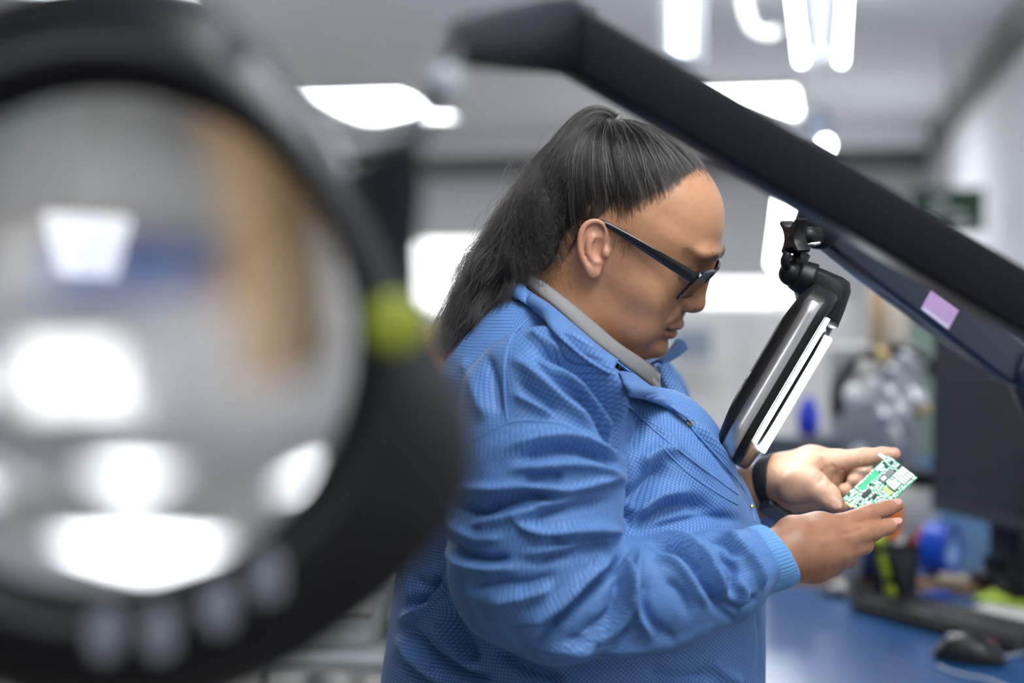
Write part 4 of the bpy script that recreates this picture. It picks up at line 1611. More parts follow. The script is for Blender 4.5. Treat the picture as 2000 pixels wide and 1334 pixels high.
S2, rad2 = pony(6000, 0.93, 0.16, seed=5)
pt_core = MB().tube(pc[:36], pr_[:36] * 0.62, 18).build('ponytail', M_core, person)
hair_object('ponytail_strands', S2, rad2, pt_core)
Sg, radg = pony(260, 0.98, 0.20, seed=6)
hgp = hair_object('sheen_ponytail_strands', Sg, radg * 0.8, pt_core)  # paler strands paint sheen into the ponytail
hgp.data.materials[0] = M_sheen_hair
S3, rad3 = pony(420, 1.15, 0.22, seed=9, rad=(0.00007, 0.00011), fly=0.55, fq=(3, 8))
hair_object('flyaway_strands', S3, rad3, pt_core)
# fine short hairs in front of the ear
sbh = []
for _ in range(150):
    x_, y_ = rng.uniform(1192, 1240), rng.uniform(440, 482)
    b_ = hloc(x_, y_, -0.0725)
    b_ = HEAD_L[np.argmin(((HEAD_L[:, [0, 2]] - b_[[0, 2]]) ** 2).sum(1) + (HEAD_L[:, 1] > -0.05))] + np.array([0, -0.0006, 0])
    dv = np.array([0.55 + 0.3 * rng.normal(), -0.12, -0.9 + 0.3 * rng.normal()])
    sbh.append([b_ + dv * L_ + np.array([-1.0, 0, 0]) * L_ * L_ * 25 for L_ in np.linspace(0, rng.uniform(.006, .016), 7)])
hair_object('sideburn_hair', h2w(np.array(sbh)), np.full(len(sbh), 0.00006), person)
# frizzy curls low on the back of the head
N4 = 1500
r4 = np.random.default_rng(14)
bx, by = r4.normal(1045, 27, N4), r4.normal(455, 48, N4)
bD = r4.normal(1.352, 0.012, N4)
base4 = np.array([P(a, b, c) for a, b, c in zip(bx, by, bD)])
S4 = np.zeros((N4, 14, 3))
ph4, cr4 = r4.uniform(0, 6.28, N4), r4.uniform(0.003, 0.008, N4)
dn = np.array([-0.25, 0.05, -1.0])
for j in range(14):
    t = j / 13
    S4[:, j] = base4 + dn * 0.035 * (t - .5) + np.stack([np.cos(ph4 + 5.5 * t), np.sin(ph4 * 2 + 4 * t) * 0.7, np.sin(ph4 + 5.5 * t)], 1) * cr4[:, None]
hair_object('nape_curls', S4, r4.uniform(0.00008, 0.00014, N4), person)
MB().ball(P(1052, 445, 1.378), (0.030, 0.026, 0.044), 20).build('nape_hair', M_core, person)
# hair tie
MB().tube([TIE_W for TIE_W in [P(1199, 238, 1.402) + (e_d[0] * math.cos(a) + e_s[0] * math.sin(a)) * 0.0095 for a in np.linspace(0, 6.283, 25)]], 0.0022, 8, cap=False).build('hair_tie', mat('grey_elastic', (0.16, 0.16, 0.15), 0.6), person)

# eyebrows and lashes
eb_l = []
for s_ in (-1, 1):
    for _ in range(520):
        yy = rng.uniform(0.011, 0.057)
        zz = 0.0575 + 0.0018 * rng.normal() - 0.16 * max(0, yy - 0.034) + 0.002 * (yy - .011) / .036
        base = HEAD_L[np.argmin(((HEAD_L[:, 1] - s_ * yy) ** 2 + (HEAD_L[:, 2] - zz) ** 2) + (HEAD_L[:, 0] < 0.05))] + np.array([0.0006, 0, 0])
        dirv = np.array([-0.25 - 4 * max(0, yy - .02), s_ * 1.0, 0.55 - 12 * max(0, yy - 0.018)])
        dirv /= np.linalg.norm(dirv)
        eb_l.append([base + dirv * L_ + np.array([0.0012, 0, 0]) * math.sin(L_ / 0.007 * 3.1) for L_ in np.linspace(0, rng.uniform(.004, .008), 5)])
hair_object('eyebrow_hair', h2w(np.array(eb_l)), np.full(len(eb_l), 0.00011), person)
la_l = []
for s_ in (-1, 1):
    ln_ = spline([V(88.0, s_ * 17, 31.5), V(91.6, s_ * 26, 31), V(90, s_ * 38, 29.5), V(82.5, s_ * 48, 29.5)], 46)
    for q_ in ln_:
        f_ = (abs(q_[1]) - 0.017) / 0.03
        dv = np.array([1.0 - 0.5 * f_, s_ * (f_ - .3) * .8, -0.75])
        la_l.append([q_ + dv * L_ + np.array([0, 0, 1.0]) * L_ * L_ * 60 for L_ in np.linspace(0, 0.0075, 6)])
hair_object('eyelash_hair', h2w(np.array(la_l)), np.full(len(la_l), 0.00013), person)

# ================================================================== glasses
gl = empty('eyeglasses', h2w(V(95, 0, 30)))
tag(gl, 'black rectangular eyeglasses worn by the woman', 'glasses')
M_gf = mat('black_acetate', (0.006, 0.006, 0.008), 0.18, var=0.05, spec=0.6, coat=0.3)
M_gl = bpy.data.materials.new('clear_lens')
M_gl.use_nodes = True
nt = M_gl.node_tree
nt.nodes.remove(nt.nodes['Principled BSDF'])
tr_n, gs_n, fr_n, mx_n = (nt.nodes.new('ShaderNode' + k) for k in ('BsdfTransparent', 'BsdfGlossy', 'Fresnel', 'MixShader'))
tr_n.inputs[0].default_value = (0.97, 0.98, 0.98, 1)
gs_n.inputs['Roughness'].default_value = 0.02
fr_n.inputs['IOR'].default_value = 1.45
nt.links.new(fr_n.outputs[0], mx_n.inputs[0])
nt.links.new(tr_n.outputs[0], mx_n.inputs[1])
nt.links.new(gs_n.outputs[0], mx_n.inputs[2])
nt.links.new(mx_n.outputs[0], [n for n in nt.nodes if n.type == 'OUTPUT_MATERIAL'][0].inputs[0])
GT = math.radians(12)            # the lens plane leans with the cheeks
gu = np.array([math.sin(GT) * 1.0, 0, math.cos(GT)])       # up in the lens plane
gn = np.array([math.cos(GT), 0, -math.sin(GT)])
G0 = V(102.5, 0, 30)
for s_ in (-1, 1):
    cen = G0 + np.array([-0.0025, s_ * 0.034, -0.001])
    wrap = math.radians(6) * s_
    er = unit(np.array([-math.sin(abs(wrap)), s_ * math.cos(wrap), 0]))     # outward
    nn_ = unit(np.cross(er, gu)) * (1 if np.cross(er, gu)[0] > 0 else -1)
    W_, H_ = 0.055, 0.031
    oo = np.array(rrect(W_ + 0.0056, H_ + 0.0056, 0.009, 5))
    ii = np.array(rrect(W_, H_, 0.007, 5))
    mb = MB()
    ring = []
    for z_ in (-0.0014, 0.0014):
        for o2 in (oo, ii):
            ring.append([cen + er * p[0] + gu * p[1] + nn_ * z_ for p in o2])
    n_ = len(oo)
    R_ = h2w(np.array(ring))
    fs = []
    order = [0, 1, 3, 2]
    for a_, b_ in zip(order, order[1:] + order[:1]):
        for k in range(n_):
            fs.append((a_ * n_ + k, a_ * n_ + (k + 1) % n_, b_ * n_ + (k + 1) % n_, b_ * n_ + k))
    mb.add(R_.reshape(-1, 3), fs)
    mb.build('rim', M_gf, gl, auto=40)
    MB().prism(np.array(rrect(W_, H_, 0.007, 5)), h2w(cen - nn_ * 0.0008), er @ np.array([HF, HL, HU]), gu @ np.array([HF, HL, HU]), nn_ @ np.array([HF, HL, HU]), 0.0016).build('lens', M_gl, gl, smooth=False)
    hin = cen + er * (W_ / 2 + 0.004) + gu * 0.011
    if s_ < 0:
        tip = hloc(1188, 440, -0.0785)
    else:
        tip = hloc(1188, 440, -0.0785) * np.array([1, -1, 1])
    hook = tip + V(-14, 0, -5)
    tp = spline([hin + V(1, 0, 0), hin + V(-6, s_ * 3.5, 0), (hin * .55 + tip * .45) + V(0, s_ * 4.5, 0.5), tip, hook, hook + V(-7, 0, -13)], 40)
    hgt = np.interp(np.linspace(0, 1, 40), [0, .1, .3, .65, .8, 1], [.0055, .0054, .0046, .0029, .0025, .0024])
    G = []
    for q_, h_ in zip(tp, hgt):
        up_ = np.array([0.05, 0, 1.0])
        ot = np.array([0, s_ * 1.0, 0])
        G.append([q_ + up_ * h_ * a_ + ot * 0.0019 * b_ for a_, b_ in ((1, -.6), (1, .6), (.7, 1), (-.7, 1), (-1, .6), (-1, -.6), (-.7, -1), (.7, -1))])
    Gw = h2w(np.array(G))
    m2 = MB().grid(Gw, closed_u=True)
    m2.f.append(tuple(range(7, -1, -1)))
    m2.f.append(tuple(39 * 8 + k for k in range(8)))
    m2.build('temple_arm', M_gf, gl, auto=50)
MB().tube(h2w(np.array(spline([G0 + V(-1.5, -8, 5), G0 + V(1, -3, 7.5), G0 + V(1, 3, 7.5), G0 + V(-1.5, 8, 5)], 14))), 0.0022, 10).build('bridge', M_gf, gl)
# ================================================================== circuit board in the hands
def inst(mesh, name, M, parent, material=None):
    o = bpy.data.objects.new(name, mesh)
    COL.objects.link(o)
    set_parent(o, parent)
    o.matrix_basis = M
    return o


def unit_box_mesh(name, material, bev=0.0):
    me = bpy.data.meshes.new(name)
    bm = bmesh.new()
    bmesh.ops.create_cube(bm, size=1.0)
    if bev:
        bmesh.ops.bevel(bm, geom=bm.edges[:], offset=bev, segments=1, affect='EDGES')
    bm.to_mesh(me)
    bm.free()
    me.materials.append(material)
    return me


def frame_matrix(c, e1, e2, e3, s):
    M = Matrix.Identity(4)
    for i in range(3):
        M[i][0], M[i][1], M[i][2], M[i][3] = e1[i] * s[0], e2[i] * s[1], e3[i] * s[2], c[i]
    return M


pA, pB, pC = P(1645, 975, 1.398), P(1735, 890, 1.410), P(1780, 945, 1.386)
be1 = unit(pB - pA)
be2 = pC - pB
bL1 = np.linalg.norm(pB - pA)
be2 = be2 - be1 * (be2 @ be1)
bL2 = np.linalg.norm(be2)
be2 = unit(be2)
be3 = np.cross(be1, be2)
if be3 @ FWD > 0:
    be3 = -be3
pcb = empty('circuit_board', pA)
tag(pcb, 'small green circuit board crowded with white parts, held in both hands', 'circuit board')
M_pcb = mat('green_solder_mask', (0.05, 0.46, 0.22), 0.35, var=0.15, vscale=400, coat=0.3)
MB().prism([(0, 0), (bL1, 0), (bL1, bL2), (0, bL2)], pA - be3 * 0.0008, be1, be2, be3, 0.0016).build('board', M_pcb, pcb, smooth=False)
ME_w = unit_box_mesh('white_part', mat('white_ceramic', (0.82, 0.86, 0.83), 0.4), 0.06)
ME_k = unit_box_mesh('black_part', mat('black_epoxy', (0.02, 0.02, 0.025), 0.35), 0.06)
ME_g = unit_box_mesh('grey_part', mat('grey_epoxy', (0.17, 0.16, 0.18), 0.4), 0.05)
ME_s = unit_box_mesh('tin_part', mat('tinned_metal', (0.70, 0.72, 0.70), 0.3, 0.8), 0.06)
ME_y = unit_box_mesh('gold_part', mat('gold_plate', (0.75, 0.52, 0.18), 0.3, 1.0), 0.06)


def comp(mesh, name, s, t, ls, lt, h):
    c = pA + be1 * s * bL1 + be2 * t * bL2 + be3 * (0.0008 + h / 2)
    inst(mesh, name, frame_matrix(c, be1, be2, be3, (ls, lt, h)), pcb)


occ = []


def place(mesh, name, s, t, ls, lt, h):
    hs, ht = ls / bL1 / 2 + 0.003, lt / bL2 / 2 + 0.005
    for (a, b, c, d) in occ:
        if abs(s - a) < hs + c and abs(t - b) < ht + d:
            return False
    if s - hs < 0 or s + hs > 1 or t - ht < 0 or t + ht > 1:
        return False
    occ.append((s, t, hs, ht))
    comp(mesh, name, s, t, ls, lt, h)
    return True


place(ME_g, 'chip', .715, .40, .0165, .0056, .0016)
comp(ME_w, 'chip_label', .655, .395, .0045, .0040, .0019)
place(ME_k, 'chip', .30, .37, .0100, .0042, .0016)
place(ME_w, 'connector', .66, .74, .0075, .0078, .0032)
place(ME_k, 'chip', .34, .58, .0060, .0028, .0014)
place(ME_k, 'chip', .93, .22, .0036, .0024, .0012)
place(ME_k, 'chip', .955, .46, .0048, .0022, .0012)
place(ME_k, 'chip', .13, .60, .0040, .0034, .0012)
for i in range(5):
    place(ME_y, 'contact', .545 + i * .001, .60 + i * .055, .0045, .0010, .0006)
for i in range(6):
    place(ME_w, 'capacitor', .74 + i * .046, .62, .0023, .0082, .0020)
for i in range(6):
    place(ME_w, 'capacitor', .74 + i * .046, .83, .0023, .0060, .0024)
for i in range(5):
    place(ME_s, 'relay', .76 + i * .052, .955, .0028, .0028, .0026)
for i in range(5):
    place(ME_w, 'resistor', .70 + i * .030, .085, .0014, .0042, .0010)
comp(ME_k, 'trace_bar', .17, .17, .0006, .0095, .0005)
comp(ME_k, 'trace_bar', .075, .22, .0006, .0090, .0005)
occ.append((.42, .15, .11, .07))
occ.append((.60, .16, .07, .08))
comp(ME_s, 'metal_tab', .925, -.10, .0036, .0080, .0010)
comp(ME_y, 'edge_contact', -.012, .25, .0016, .0085, .0014)
r5 = np.random.default_rng(77)
tries = 0
made = 0
while made < 240 and tries < 16000:
    tries += 1
    me_, nm = [(ME_w, 'capacitor'), (ME_w, 'resistor'), (ME_s, 'resistor'), (ME_k, 'diode'), (ME_w, 'resistor'), (ME_s, 'capacitor'), (ME_w, 'capacitor'), (ME_w, 'resistor')][r5.integers(0, 8)]
    ls, lt = r5.uniform(.0014, .0036), r5.uniform(.0012, .0032)
    if place(me_, nm, r5.uniform(0.02, .98), r5.uniform(0.02, .98), ls, lt, r5.uniform(.0006, .0016)):
        made += 1

tries = 0
small = 0
while small < 290 - made - 40 and tries < 14000:
    tries += 1
    me_, nm = [(ME_w, 'resistor'), (ME_s, 'resistor'), (ME_w, 'capacitor'), (ME_k, 'diode'), (ME_w, 'resistor')][r5.integers(0, 5)]
    if place(me_, nm, r5.uniform(0.01, .99), r5.uniform(0.01, .99), r5.uniform(.0009, .0016), r5.uniform(.0008, .0014), r5.uniform(.0004, .0008)):
        small += 1
print('board parts', made, small)
# ================================================================== wristband
wb = empty('wristband', P(1512, 945, 1.48))
tag(wb, 'black rubber fitness band on the far wrist', 'wristband')
M_rub = mat('black_rubber', (0.015, 0.016, 0.018), 0.55, var=0.1)
wa0, wa1 = P(1470, 962, 1.498), P(1534, 941, 1.470)
wax = unit(wa1 - wa0)
wc = P(1517, 946, 1.4825)
wu = unit(UPV - wax * (UPV @ wax) + RGT * 0.12)
wu = unit(wu - wax * (wu @ wax))
wv = np.cross(wax, wu)
G = []
for k in range(72):
    a = 2 * math.pi * k / 72
    rr = np.array([0.0292, 0.0272])
    row = []
    for (w_, t_) in ((-.009, 0), (-.009, .002), (-.007, .0026), (.007, .0026), (.009, .002), (.009, 0)):
        row.append(wc + wax * w_ + wu * math.cos(a) * (rr[0] + t_) + wv * math.sin(a) * (rr[1] + t_))
    G.append(row)
G.append(G[0])
MB().grid(np.array(G), closed_u=True).build('strap', M_rub, wb, auto=40)
ma = math.radians(155) if (wv @ FWD) < 0 else math.radians(205)
mo = wc + wu * math.cos(ma) * 0.031 + wv * math.sin(ma) * 0.0295
mn = unit(wu * math.cos(ma) + wv * math.sin(ma))
mt = np.cross(wax, mn)
MB().prism(rrect(0.040, 0.021, 0.009, 6), mo - mn * 0.003, mt, wax, mn, 0.0085, chamfer=0.002).build('tracker_module', mat('glossy_black_glass', (0.01, 0.012, 0.016), 0.12, coat=0.5), wb, auto=40)
for k in range(5):
    a = math.radians(60 if (wv @ FWD) < 0 else -60) + (0.10 * k) * (1 if (wv @ FWD) < 0 else -1)
    c = wc + wu * math.cos(a) * 0.0318 + wv * math.sin(a) * 0.0298
    MB().lathe([(0.0012, 0), (0.0012, 0.0004)], c, unit(wu * math.cos(a) + wv * math.sin(a)), 8).build('strap_hole', mat('dark_hole', (0.004, 0.004, 0.004), 0.8), wb)


# ================================================================== magnifier lamps
def ring_sweep(outer, inner, prof):
    """outer, inner: (n,3) matching outlines with a common normal handled by prof callback list of (f, offset vector)"""
    G = []
    for f, off in prof:
        G.append(inner * (1 - f) + outer * f + off)
    G.append(G[0])
    return np.array(G)


def glass(name, ior=1.5, tint=(1, 1, 1)):
    m = bpy.data.materials.new(name)
    m.use_nodes = True
    nt = m.node_tree
    b = nt.nodes['Principled BSDF']
    b.inputs['Base Color'].default_value = (*tint, 1)
    b.inputs['Transmission Weight'].default_value = 1
    b.inputs['Roughness'].default_value = 0.0
    b.inputs['IOR'].default_value = ior
    return m


def lens_mesh(c, n, r, R, edge=0.003, nseg=72, nr=20, ref=None):
    """symmetric biconvex lens"""
    sag = R - math.sqrt(R * R - r * r)
    prof = []
    for i in range(nr + 1):
        q = r * i / nr
        prof.append((max(q, 1e-7), edge / 2 + sag - (R - math.sqrt(R * R - q * q))))
    prof += [(p, -h) for p, h in prof[::-1]]
    return MB().lathe(prof, c, n, nseg, ref)


# ---- the woman's lamp
N0, N1_ = P(1592, 652, 1.312), P(1448, 897, 1.312)
F0, F1 = P(1635, 628, 1.452), P(1503, 849, 1.452)
eL = unit((N1_ - N0) + (F1 - F0))
mW = (F0 + F1) / 2 - (N0 + N1_) / 2
eW = unit(mW - eL * (mW @ eL))
eN = np.cross(eL, eW)
if eN[0] > 0:
    eN = -eN
LO = (N0 + N1_ + F0 + F1) / 4
lamp = empty('magnifier_lamp', P(1590, 440, 1.42))
tag(lamp, 'black magnifier lamp with glowing light strips between the woman and the circuit board', 'magnifier lamp')
hwN = np.linalg.norm(mW - eL * (mW @ eL)) / 2
oa, ob = 0.0925, hwN + 0.012
out2 = np.array(rrect(2 * oa, 2 * ob, 0.034, 10))
in2 = np.array(rrect(2 * 0.064, 2 * 0.050, 0.030, 10))
to3 = lambda q, h=0.0: LO + q[:, 0:1] * eL + q[:, 1:2] * eW + eN * h
# the cover is thickest in its middle
prof = [(0.0, eN * 0.006), (0.10, eN * 0.001), (0.90, eN * 0.0), (0.985, eN * 0.003), (1.0, eN * 0.008), (1.0, eN * 0.022), (0.97, eN * 0.028), (0.80, eN * 0.034), (0.3, eN * 0.037), (0.0, eN * 0.034)]
Gs = ring_sweep(to3(out2), to3(in2), prof)
bulge = 1 - 0.45 * ((Gs - LO) @ eL / oa) ** 2
hN = (Gs - LO) @ eN
Gs = Gs + eN * np.where(hN > 0.02, (hN - 0.02) * (bulge - 1) * 1.0, 0)[..., None]
MB().grid(Gs, closed_u=True).build('housing', M_black, lamp, auto=45)
# bright trim round the rim
tr = np.array([q for q in rrect(2 * (oa + .0006), 2 * (ob + .0006), 0.034, 10)])
sel = [i for i in range(len(tr))]
o3 = to3(tr)
nearside = [(q, p) for q, p in zip(tr, o3) if q[1] < -ob + 0.02 and -0.066 < q[0] < 0.088]
nearside.sort(key=lambda a: a[0][0])
path = np.array([to3(np.array([[x, -ob - 0.0006]]))[0] for x in np.linspace(-0.058, 0.058, 8)])
ext = [to3(np.array([[oa + .0006 - 0.034 + 0.034 * math.sin(a), -(ob + .0006) + 0.034 - 0.034 * math.cos(a)]]))[0] for a in np.linspace(0.1, 1.1, 8)]
ext0 = [to3(np.array([[-(oa + .0006) + 0.034 - 0.034 * math.sin(a), -(ob + .0006) + 0.034 - 0.034 * math.cos(a)]]))[0] for a in np.linspace(0.5, 0.1, 4)]
path = np.concatenate([ext0, path, ext])
G = np.array([path + eN * 0.0075, path + eN * 0.0215])
MB().grid(G).build('trim_strip', M_brushed, lamp, thick=0.0016)
# light strips
M_led = mat('led_strip', (0.9, 0.95, 1.0), 0.4, emit=(0.86, 0.97, 1.0), estr=13.0)
for s_ in (-1, 1):
    c = LO + eW * s_ * (hwN - 0.004) + eN * 0.0006
    MB().prism(rrect(0.134, 0.006 if s_ < 0 else 0.018, 0.0028, 4), c - eN * 0.0015, eL, eW, -eN, 0.0035).build('light_strip', M_led, lamp, smooth=False)
# lens and its seat
mbl = MB()
for sgn in (1,):
    rr_ = np.linspace(0.0005, 1, 16)
    for side_ in (1, -1):
        G = []
        for f in rr_:
            h = 0.012 + side_ * (0.0015 + 0.008 * (1 - f * f))
            G.append(to3(in2 * f * 1.0, h))
        mbl.grid(np.array(G), closed_u=True)
mbl.build('lens', glass('lamp_lens_glass', 1.5), lamp)
# push buttons on the cover
for x, y in ((1463, 733), (1449, 761), (1432, 798)):
    d = unit(P(x, y, 1) - CAM_LOC)
    c0 = LO - eW * (ob - 0.010) + eN * 0.026
    t = ((c0 - CAM_LOC) @ eW) / (d @ eW)
    c = CAM_LOC + d * t
    ax_ = unit(eN * 0.75 - eW * 0.66)
    MB().lathe([(0.0046, -0.004), (0.0046, -0.0012), (0.0036, -0.0004), (0.001, -0.0002)], c, ax_, 18, ref=eL).build('push_button', mat('light_grey_button', (0.50, 0.51, 0.53), 0.5), lamp)
# neck block, swivel and ball
top0 = LO - eL * (oa - 0.004)
blk = np.array([(1577, 514), (1600, 521), (1648, 541), (1662, 551), (1664, 570), (1652, 606), (1638, 640), (1612, 628), (1588, 612), (1570, 594), (1566, 580), (1562, 566)], float)
bo_ = P(1610, 570, 1.352)
bo2 = np.array([[(x - 1610) * 1.352 / FPX, -(y - 570) * 1.352 / FPX] for x, y in blk])
bdir = unit(FWD + RGT * 0.10)
MB().prism(bo2, bo_, RGT, UPV, bdir, 0.066, chamfer=0.007).build('neck_block', M_black, lamp, auto=50)
MB().tube(spline([P(1583, 549, 1.366), P(1566, 541, 1.366), P(1548, 534, 1.364)], 8), [.018, .0175, .017, .0165, .016, .0155, .0145, .011], 20).build('swivel', M_black, lamp)
MB().ball(P(1546, 534, 1.364), 0.0125, 20).build('ball_joint', M_black, lamp)
MB().tube([P(1551, 527, 1.364), P(1568, 494, 1.366)], [0.0085, 0.0078], 16).build('stem', M_black, lamp)
MB().tube([P(1567, 497, 1.366), P(1575, 478, 1.368)], 0.0046, 14).build('steel_pin', M_chrome, lamp)
MB().tube(spline([P(1540, 495, 1.352), P(1533, 508, 1.352), P(1537, 522, 1.356), P(1546, 530, 1.360)], 12), 0.0045, 10).build('cable_sleeve', M_black, lamp)
MB().tube(spline([P(1568, 484, 1.362), P(1580, 477, 1.360), P(1590, 476, 1.360), P(1600, 473, 1.362)], 14), [0.002 + 0.0006 * (k % 2) for k in range(14)], 8).build('chain', M_chrome, lamp)
# star knob
ka = unit(-RGT * 0.93 - FWD * 0.33 - UPV * 0.06)
ku = unit(UPV - ka * (UPV @ ka))
kv = np.cross(ka, ku)
star = []
for k in range(96):
    a = 2 * math.pi * k / 96 + math.radians(45)
    ph_ = (a - math.radians(45)) % (math.pi / 2) - math.pi / 4      # angle from the middle of a scallop
    dk_, rk_ = 0.0245, 0.0150
    s2_ = rk_ ** 2 - (dk_ * math.sin(ph_)) ** 2
    rad = min(0.0215, dk_ * math.cos(ph_) - math.sqrt(s2_)) if s2_ > 0 else 0.0215
    star.append((rad * math.cos(a), rad * math.sin(a)))
kc = P(1540, 462, 1.355)
MB().prism(star, kc - ka * 0.014, ku, kv, ka, 0.014, chamfer=0.0012).build('star_knob', M_black, lamp, auto=40)
MB().lathe([(0.0035, 0), (0.0035, 0.0004)], kc + ka * 0.0001, ka, 16).build('knob_hole', mat('dark_hole', (0.004, 0.004, 0.004), 0.8), lamp)
MB().tube([kc - ka * 0.013, kc - ka * 0.034], 0.0085, 16).build('knob_shaft', M_black, lamp)
# yoke and upper arm
MB().ball(P(1600, 436, 1.400), (0.024, 0.018, 0.026), 24).build('yoke', M_black, lamp)
aS, aE = P(1606, 428, 1.42), P(1985, 718, 1.66)
ad = unit(aE - aS)
an = unit(-FWD - ad * (-FWD @ ad))        # towards the camera
au = np.cross(ad, an)
if au[2] < 0:
    au = -au
M_navy = mat('navy_enamel', (0.010, 0.015, 0.032), 0.34, var=0.08, coat=0.3)
asec = np.array(rrect(0.050, 0.044, 0.007, 4))
Ga = []
Lr = np.linalg.norm(aE - aS)
for t, w_ in ((0, .6), (.03, .9), (.3, 1.0), (.93, 1.0), (.985, .85), (1, .6)):
    Ga.append([aS + ad * Lr * t + au * p[0] * w_ + an * p[1] * w_ for p in asec])
mba = MB().grid(np.array(Ga), closed_u=True)
mba.f.append(tuple(range(len(asec) - 1, -1, -1)))
mba.f.append(tuple(5 * len(asec) + k for k in range(len(asec))))
arm = mba.build('upper_arm', M_navy, lamp, auto=40)
MB().box(aS + ad * Lr * 0.52 + au * 0.0255, (Lr * 0.80, 0.003, 0.004), (ad, au, an)).build('edge_highlight', M_brushed, arm, smooth=False)  # bright strip added to draw the highlight along the arm's edge
lc_ = aS + ad * Lr * 0.500 + an * 0.0222 - au * 0.006
MB().box(lc_, (0.056, 0.024, 0.0008), (ad, au, an)).build('label_sticker', mat('pink_label', (0.52, 0.34, 0.60), 0.5), arm, smooth=False)
MB().box(lc_ + an * 0.0005 - au * 0.010, (0.050, 0.004, 0.0004), (ad, au, an)).build('label_edge', mat('pale_label', (0.62, 0.60, 0.78), 0.5), arm, smooth=False)
el_c = P(1990, 712, 1.66)
MB().tube([el_c - an * 0.03, el_c - an * 0.026, el_c + an * 0.026, el_c + an * 0.03], [.022, .027, .027, .022], 28).build('elbow', M_navy, lamp)
MB().tube([el_c, P(2120, 1010, 1.70)], 0.020, 16).build('lower_arm', M_navy, lamp)
MB().tube([P(2120, 1010, 1.70), np.array([P(2120, 1010, 1.70)[0], P(2120, 1010, 1.70)[1], 0.90])], 0.016, 16).build('desk_post', M_navy, lamp)

# ---- the lamp close to the camera
FD = 0.585
fl = empty('magnifier_lamp', P(215, 667, FD))
tag(fl, 'large round black magnifier lamp very close to the camera at the left', 'magnifier lamp')
fc = P(215, 667, FD)
fn_ = unit(CAM_LOC - fc + RGT * 0.02)
fn_ = unit(-FWD + RGT * 0.03 + UPV * 0.05)
fu_ = unit(UPV - fn_ * (UPV @ fn_))
fr_ = np.cross(fu_, fn_)
pxm = FD / FPX
ang_t = np.radians([-180, -130, -98, -64, -45, -24, 4.4, 14, 17, 27, 40, 52, 74, 100, 130, 180])     # 0 right, + up
# outline radius in picture pixels by direction (picture angles, up positive)
dirs = [(-480, 0), (-430, -560), (35, -727), (205, -703), (475, -553), (685, -343), (722, -218), (705, -135), (645, -23), (615, 47), (560, 190), (470, 330), (425, 417), (345, 517), (255, 627), (165, 697), (35, 727), (-115, 717), (-440, 560)]
da = np.array([math.atan2(b, a) for a, b in dirs])
dr = np.array([math.hypot(a, b) for a, b in dirs])
dr[0] = 715
o_ = np.argsort(da)
da, dr = da[o_], dr[o_]
tt_ = np.linspace(-math.pi, math.pi, 145)[:-1]
rad_o = np.interp(tt_, np.concatenate([da - 2 * math.pi, da, da + 2 * math.pi]), np.tile(dr, 3)) * pxm
ker = np.array([1, 2, 3, 4, 3, 2, 1.]) / 16
rad_o = np.convolve(np.concatenate([rad_o[-3:], rad_o, rad_o[:3]]), ker, 'valid')
FRI = 497 * pxm
ring_i = np.array([fc + (fr_ * math.cos(a) + fu_ * math.sin(a)) * FRI for a in tt_])
ring_o = np.array([fc + (fr_ * math.cos(a) + fu_ * math.sin(a)) * r for a, r in zip(tt_, rad_o)])
prof = [(0.0, fn_ * -0.012), (0.0, fn_ * 0.012), (0.05, fn_ * 0.019), (0.16, fn_ * 0.023), (0.35, fn_ * 0.0225), (0.60, fn_ * 0.017), (0.82, fn_ * 0.009), (0.95, fn_ * 0.000), (1.0, fn_ * -0.008), (1.0, fn_ * -0.016), (0.94, fn_ * -0.022), (0.1, fn_ * -0.022)]
MB().grid(ring_sweep(ring_o, ring_i, prof), closed_u=True).build('housing', mat('satin_black', (0.0045, 0.0045, 0.006), 0.36, spec=0.34), fl, auto=50)
lens_mesh(fc - fn_ * 0.002, fn_, FRI + 0.002, 0.275, ref=fr_).build('lens', glass('thick_lens_glass', 1.62), fl)
# retaining lip of the lens
G = []
for rr_, hh_ in ((FRI - 0.004, 0.008), (FRI - 0.003, 0.012), (FRI + 0.002, 0.013), (FRI + 0.002, 0.006)):
    G.append([fc + (fr_ * math.cos(a) + fu_ * math.sin(a)) * rr_ + fn_ * hh_ for a in tt_])
G.append(G[0])
MB().grid(np.array(G), closed_u=True).build('lens_rim', M_blackm, fl, auto=40)
def on_ring(x, y, h):
    """point h in front of the housing plane seen at pixel x, y"""
    d = P(x, y, 1) - CAM_LOC
    return CAM_LOC + d * (((fc + fn_ * h - CAM_LOC) @ fn_) / (d @ fn_))


M_btn = mat('grey_keypad', (0.17, 0.18, 0.20), 0.45)
for x, y in ((205, 1238), (312, 1236), (428, 1186), (522, 1126)):
    c = on_ring(x, y, 0.0215)
    MB().prism(rrect(0.0125, 0.020, 0.006, 5), c - fn_ * 0.004, fr_, fu_, fn_, 0.006, chamfer=0.001).build('keypad_button', M_btn, fl, auto=40)
MB().lathe([(0.0118, -0.020), (0.0118, 0.001), (0.0100, 0.002), (0.001, 0.0021)], on_ring(771, 632, 0.0225), fn_, 28).build('green_indicator', mat('lime_plastic', (0.22, 0.25, 0.014), 0.5), fl)
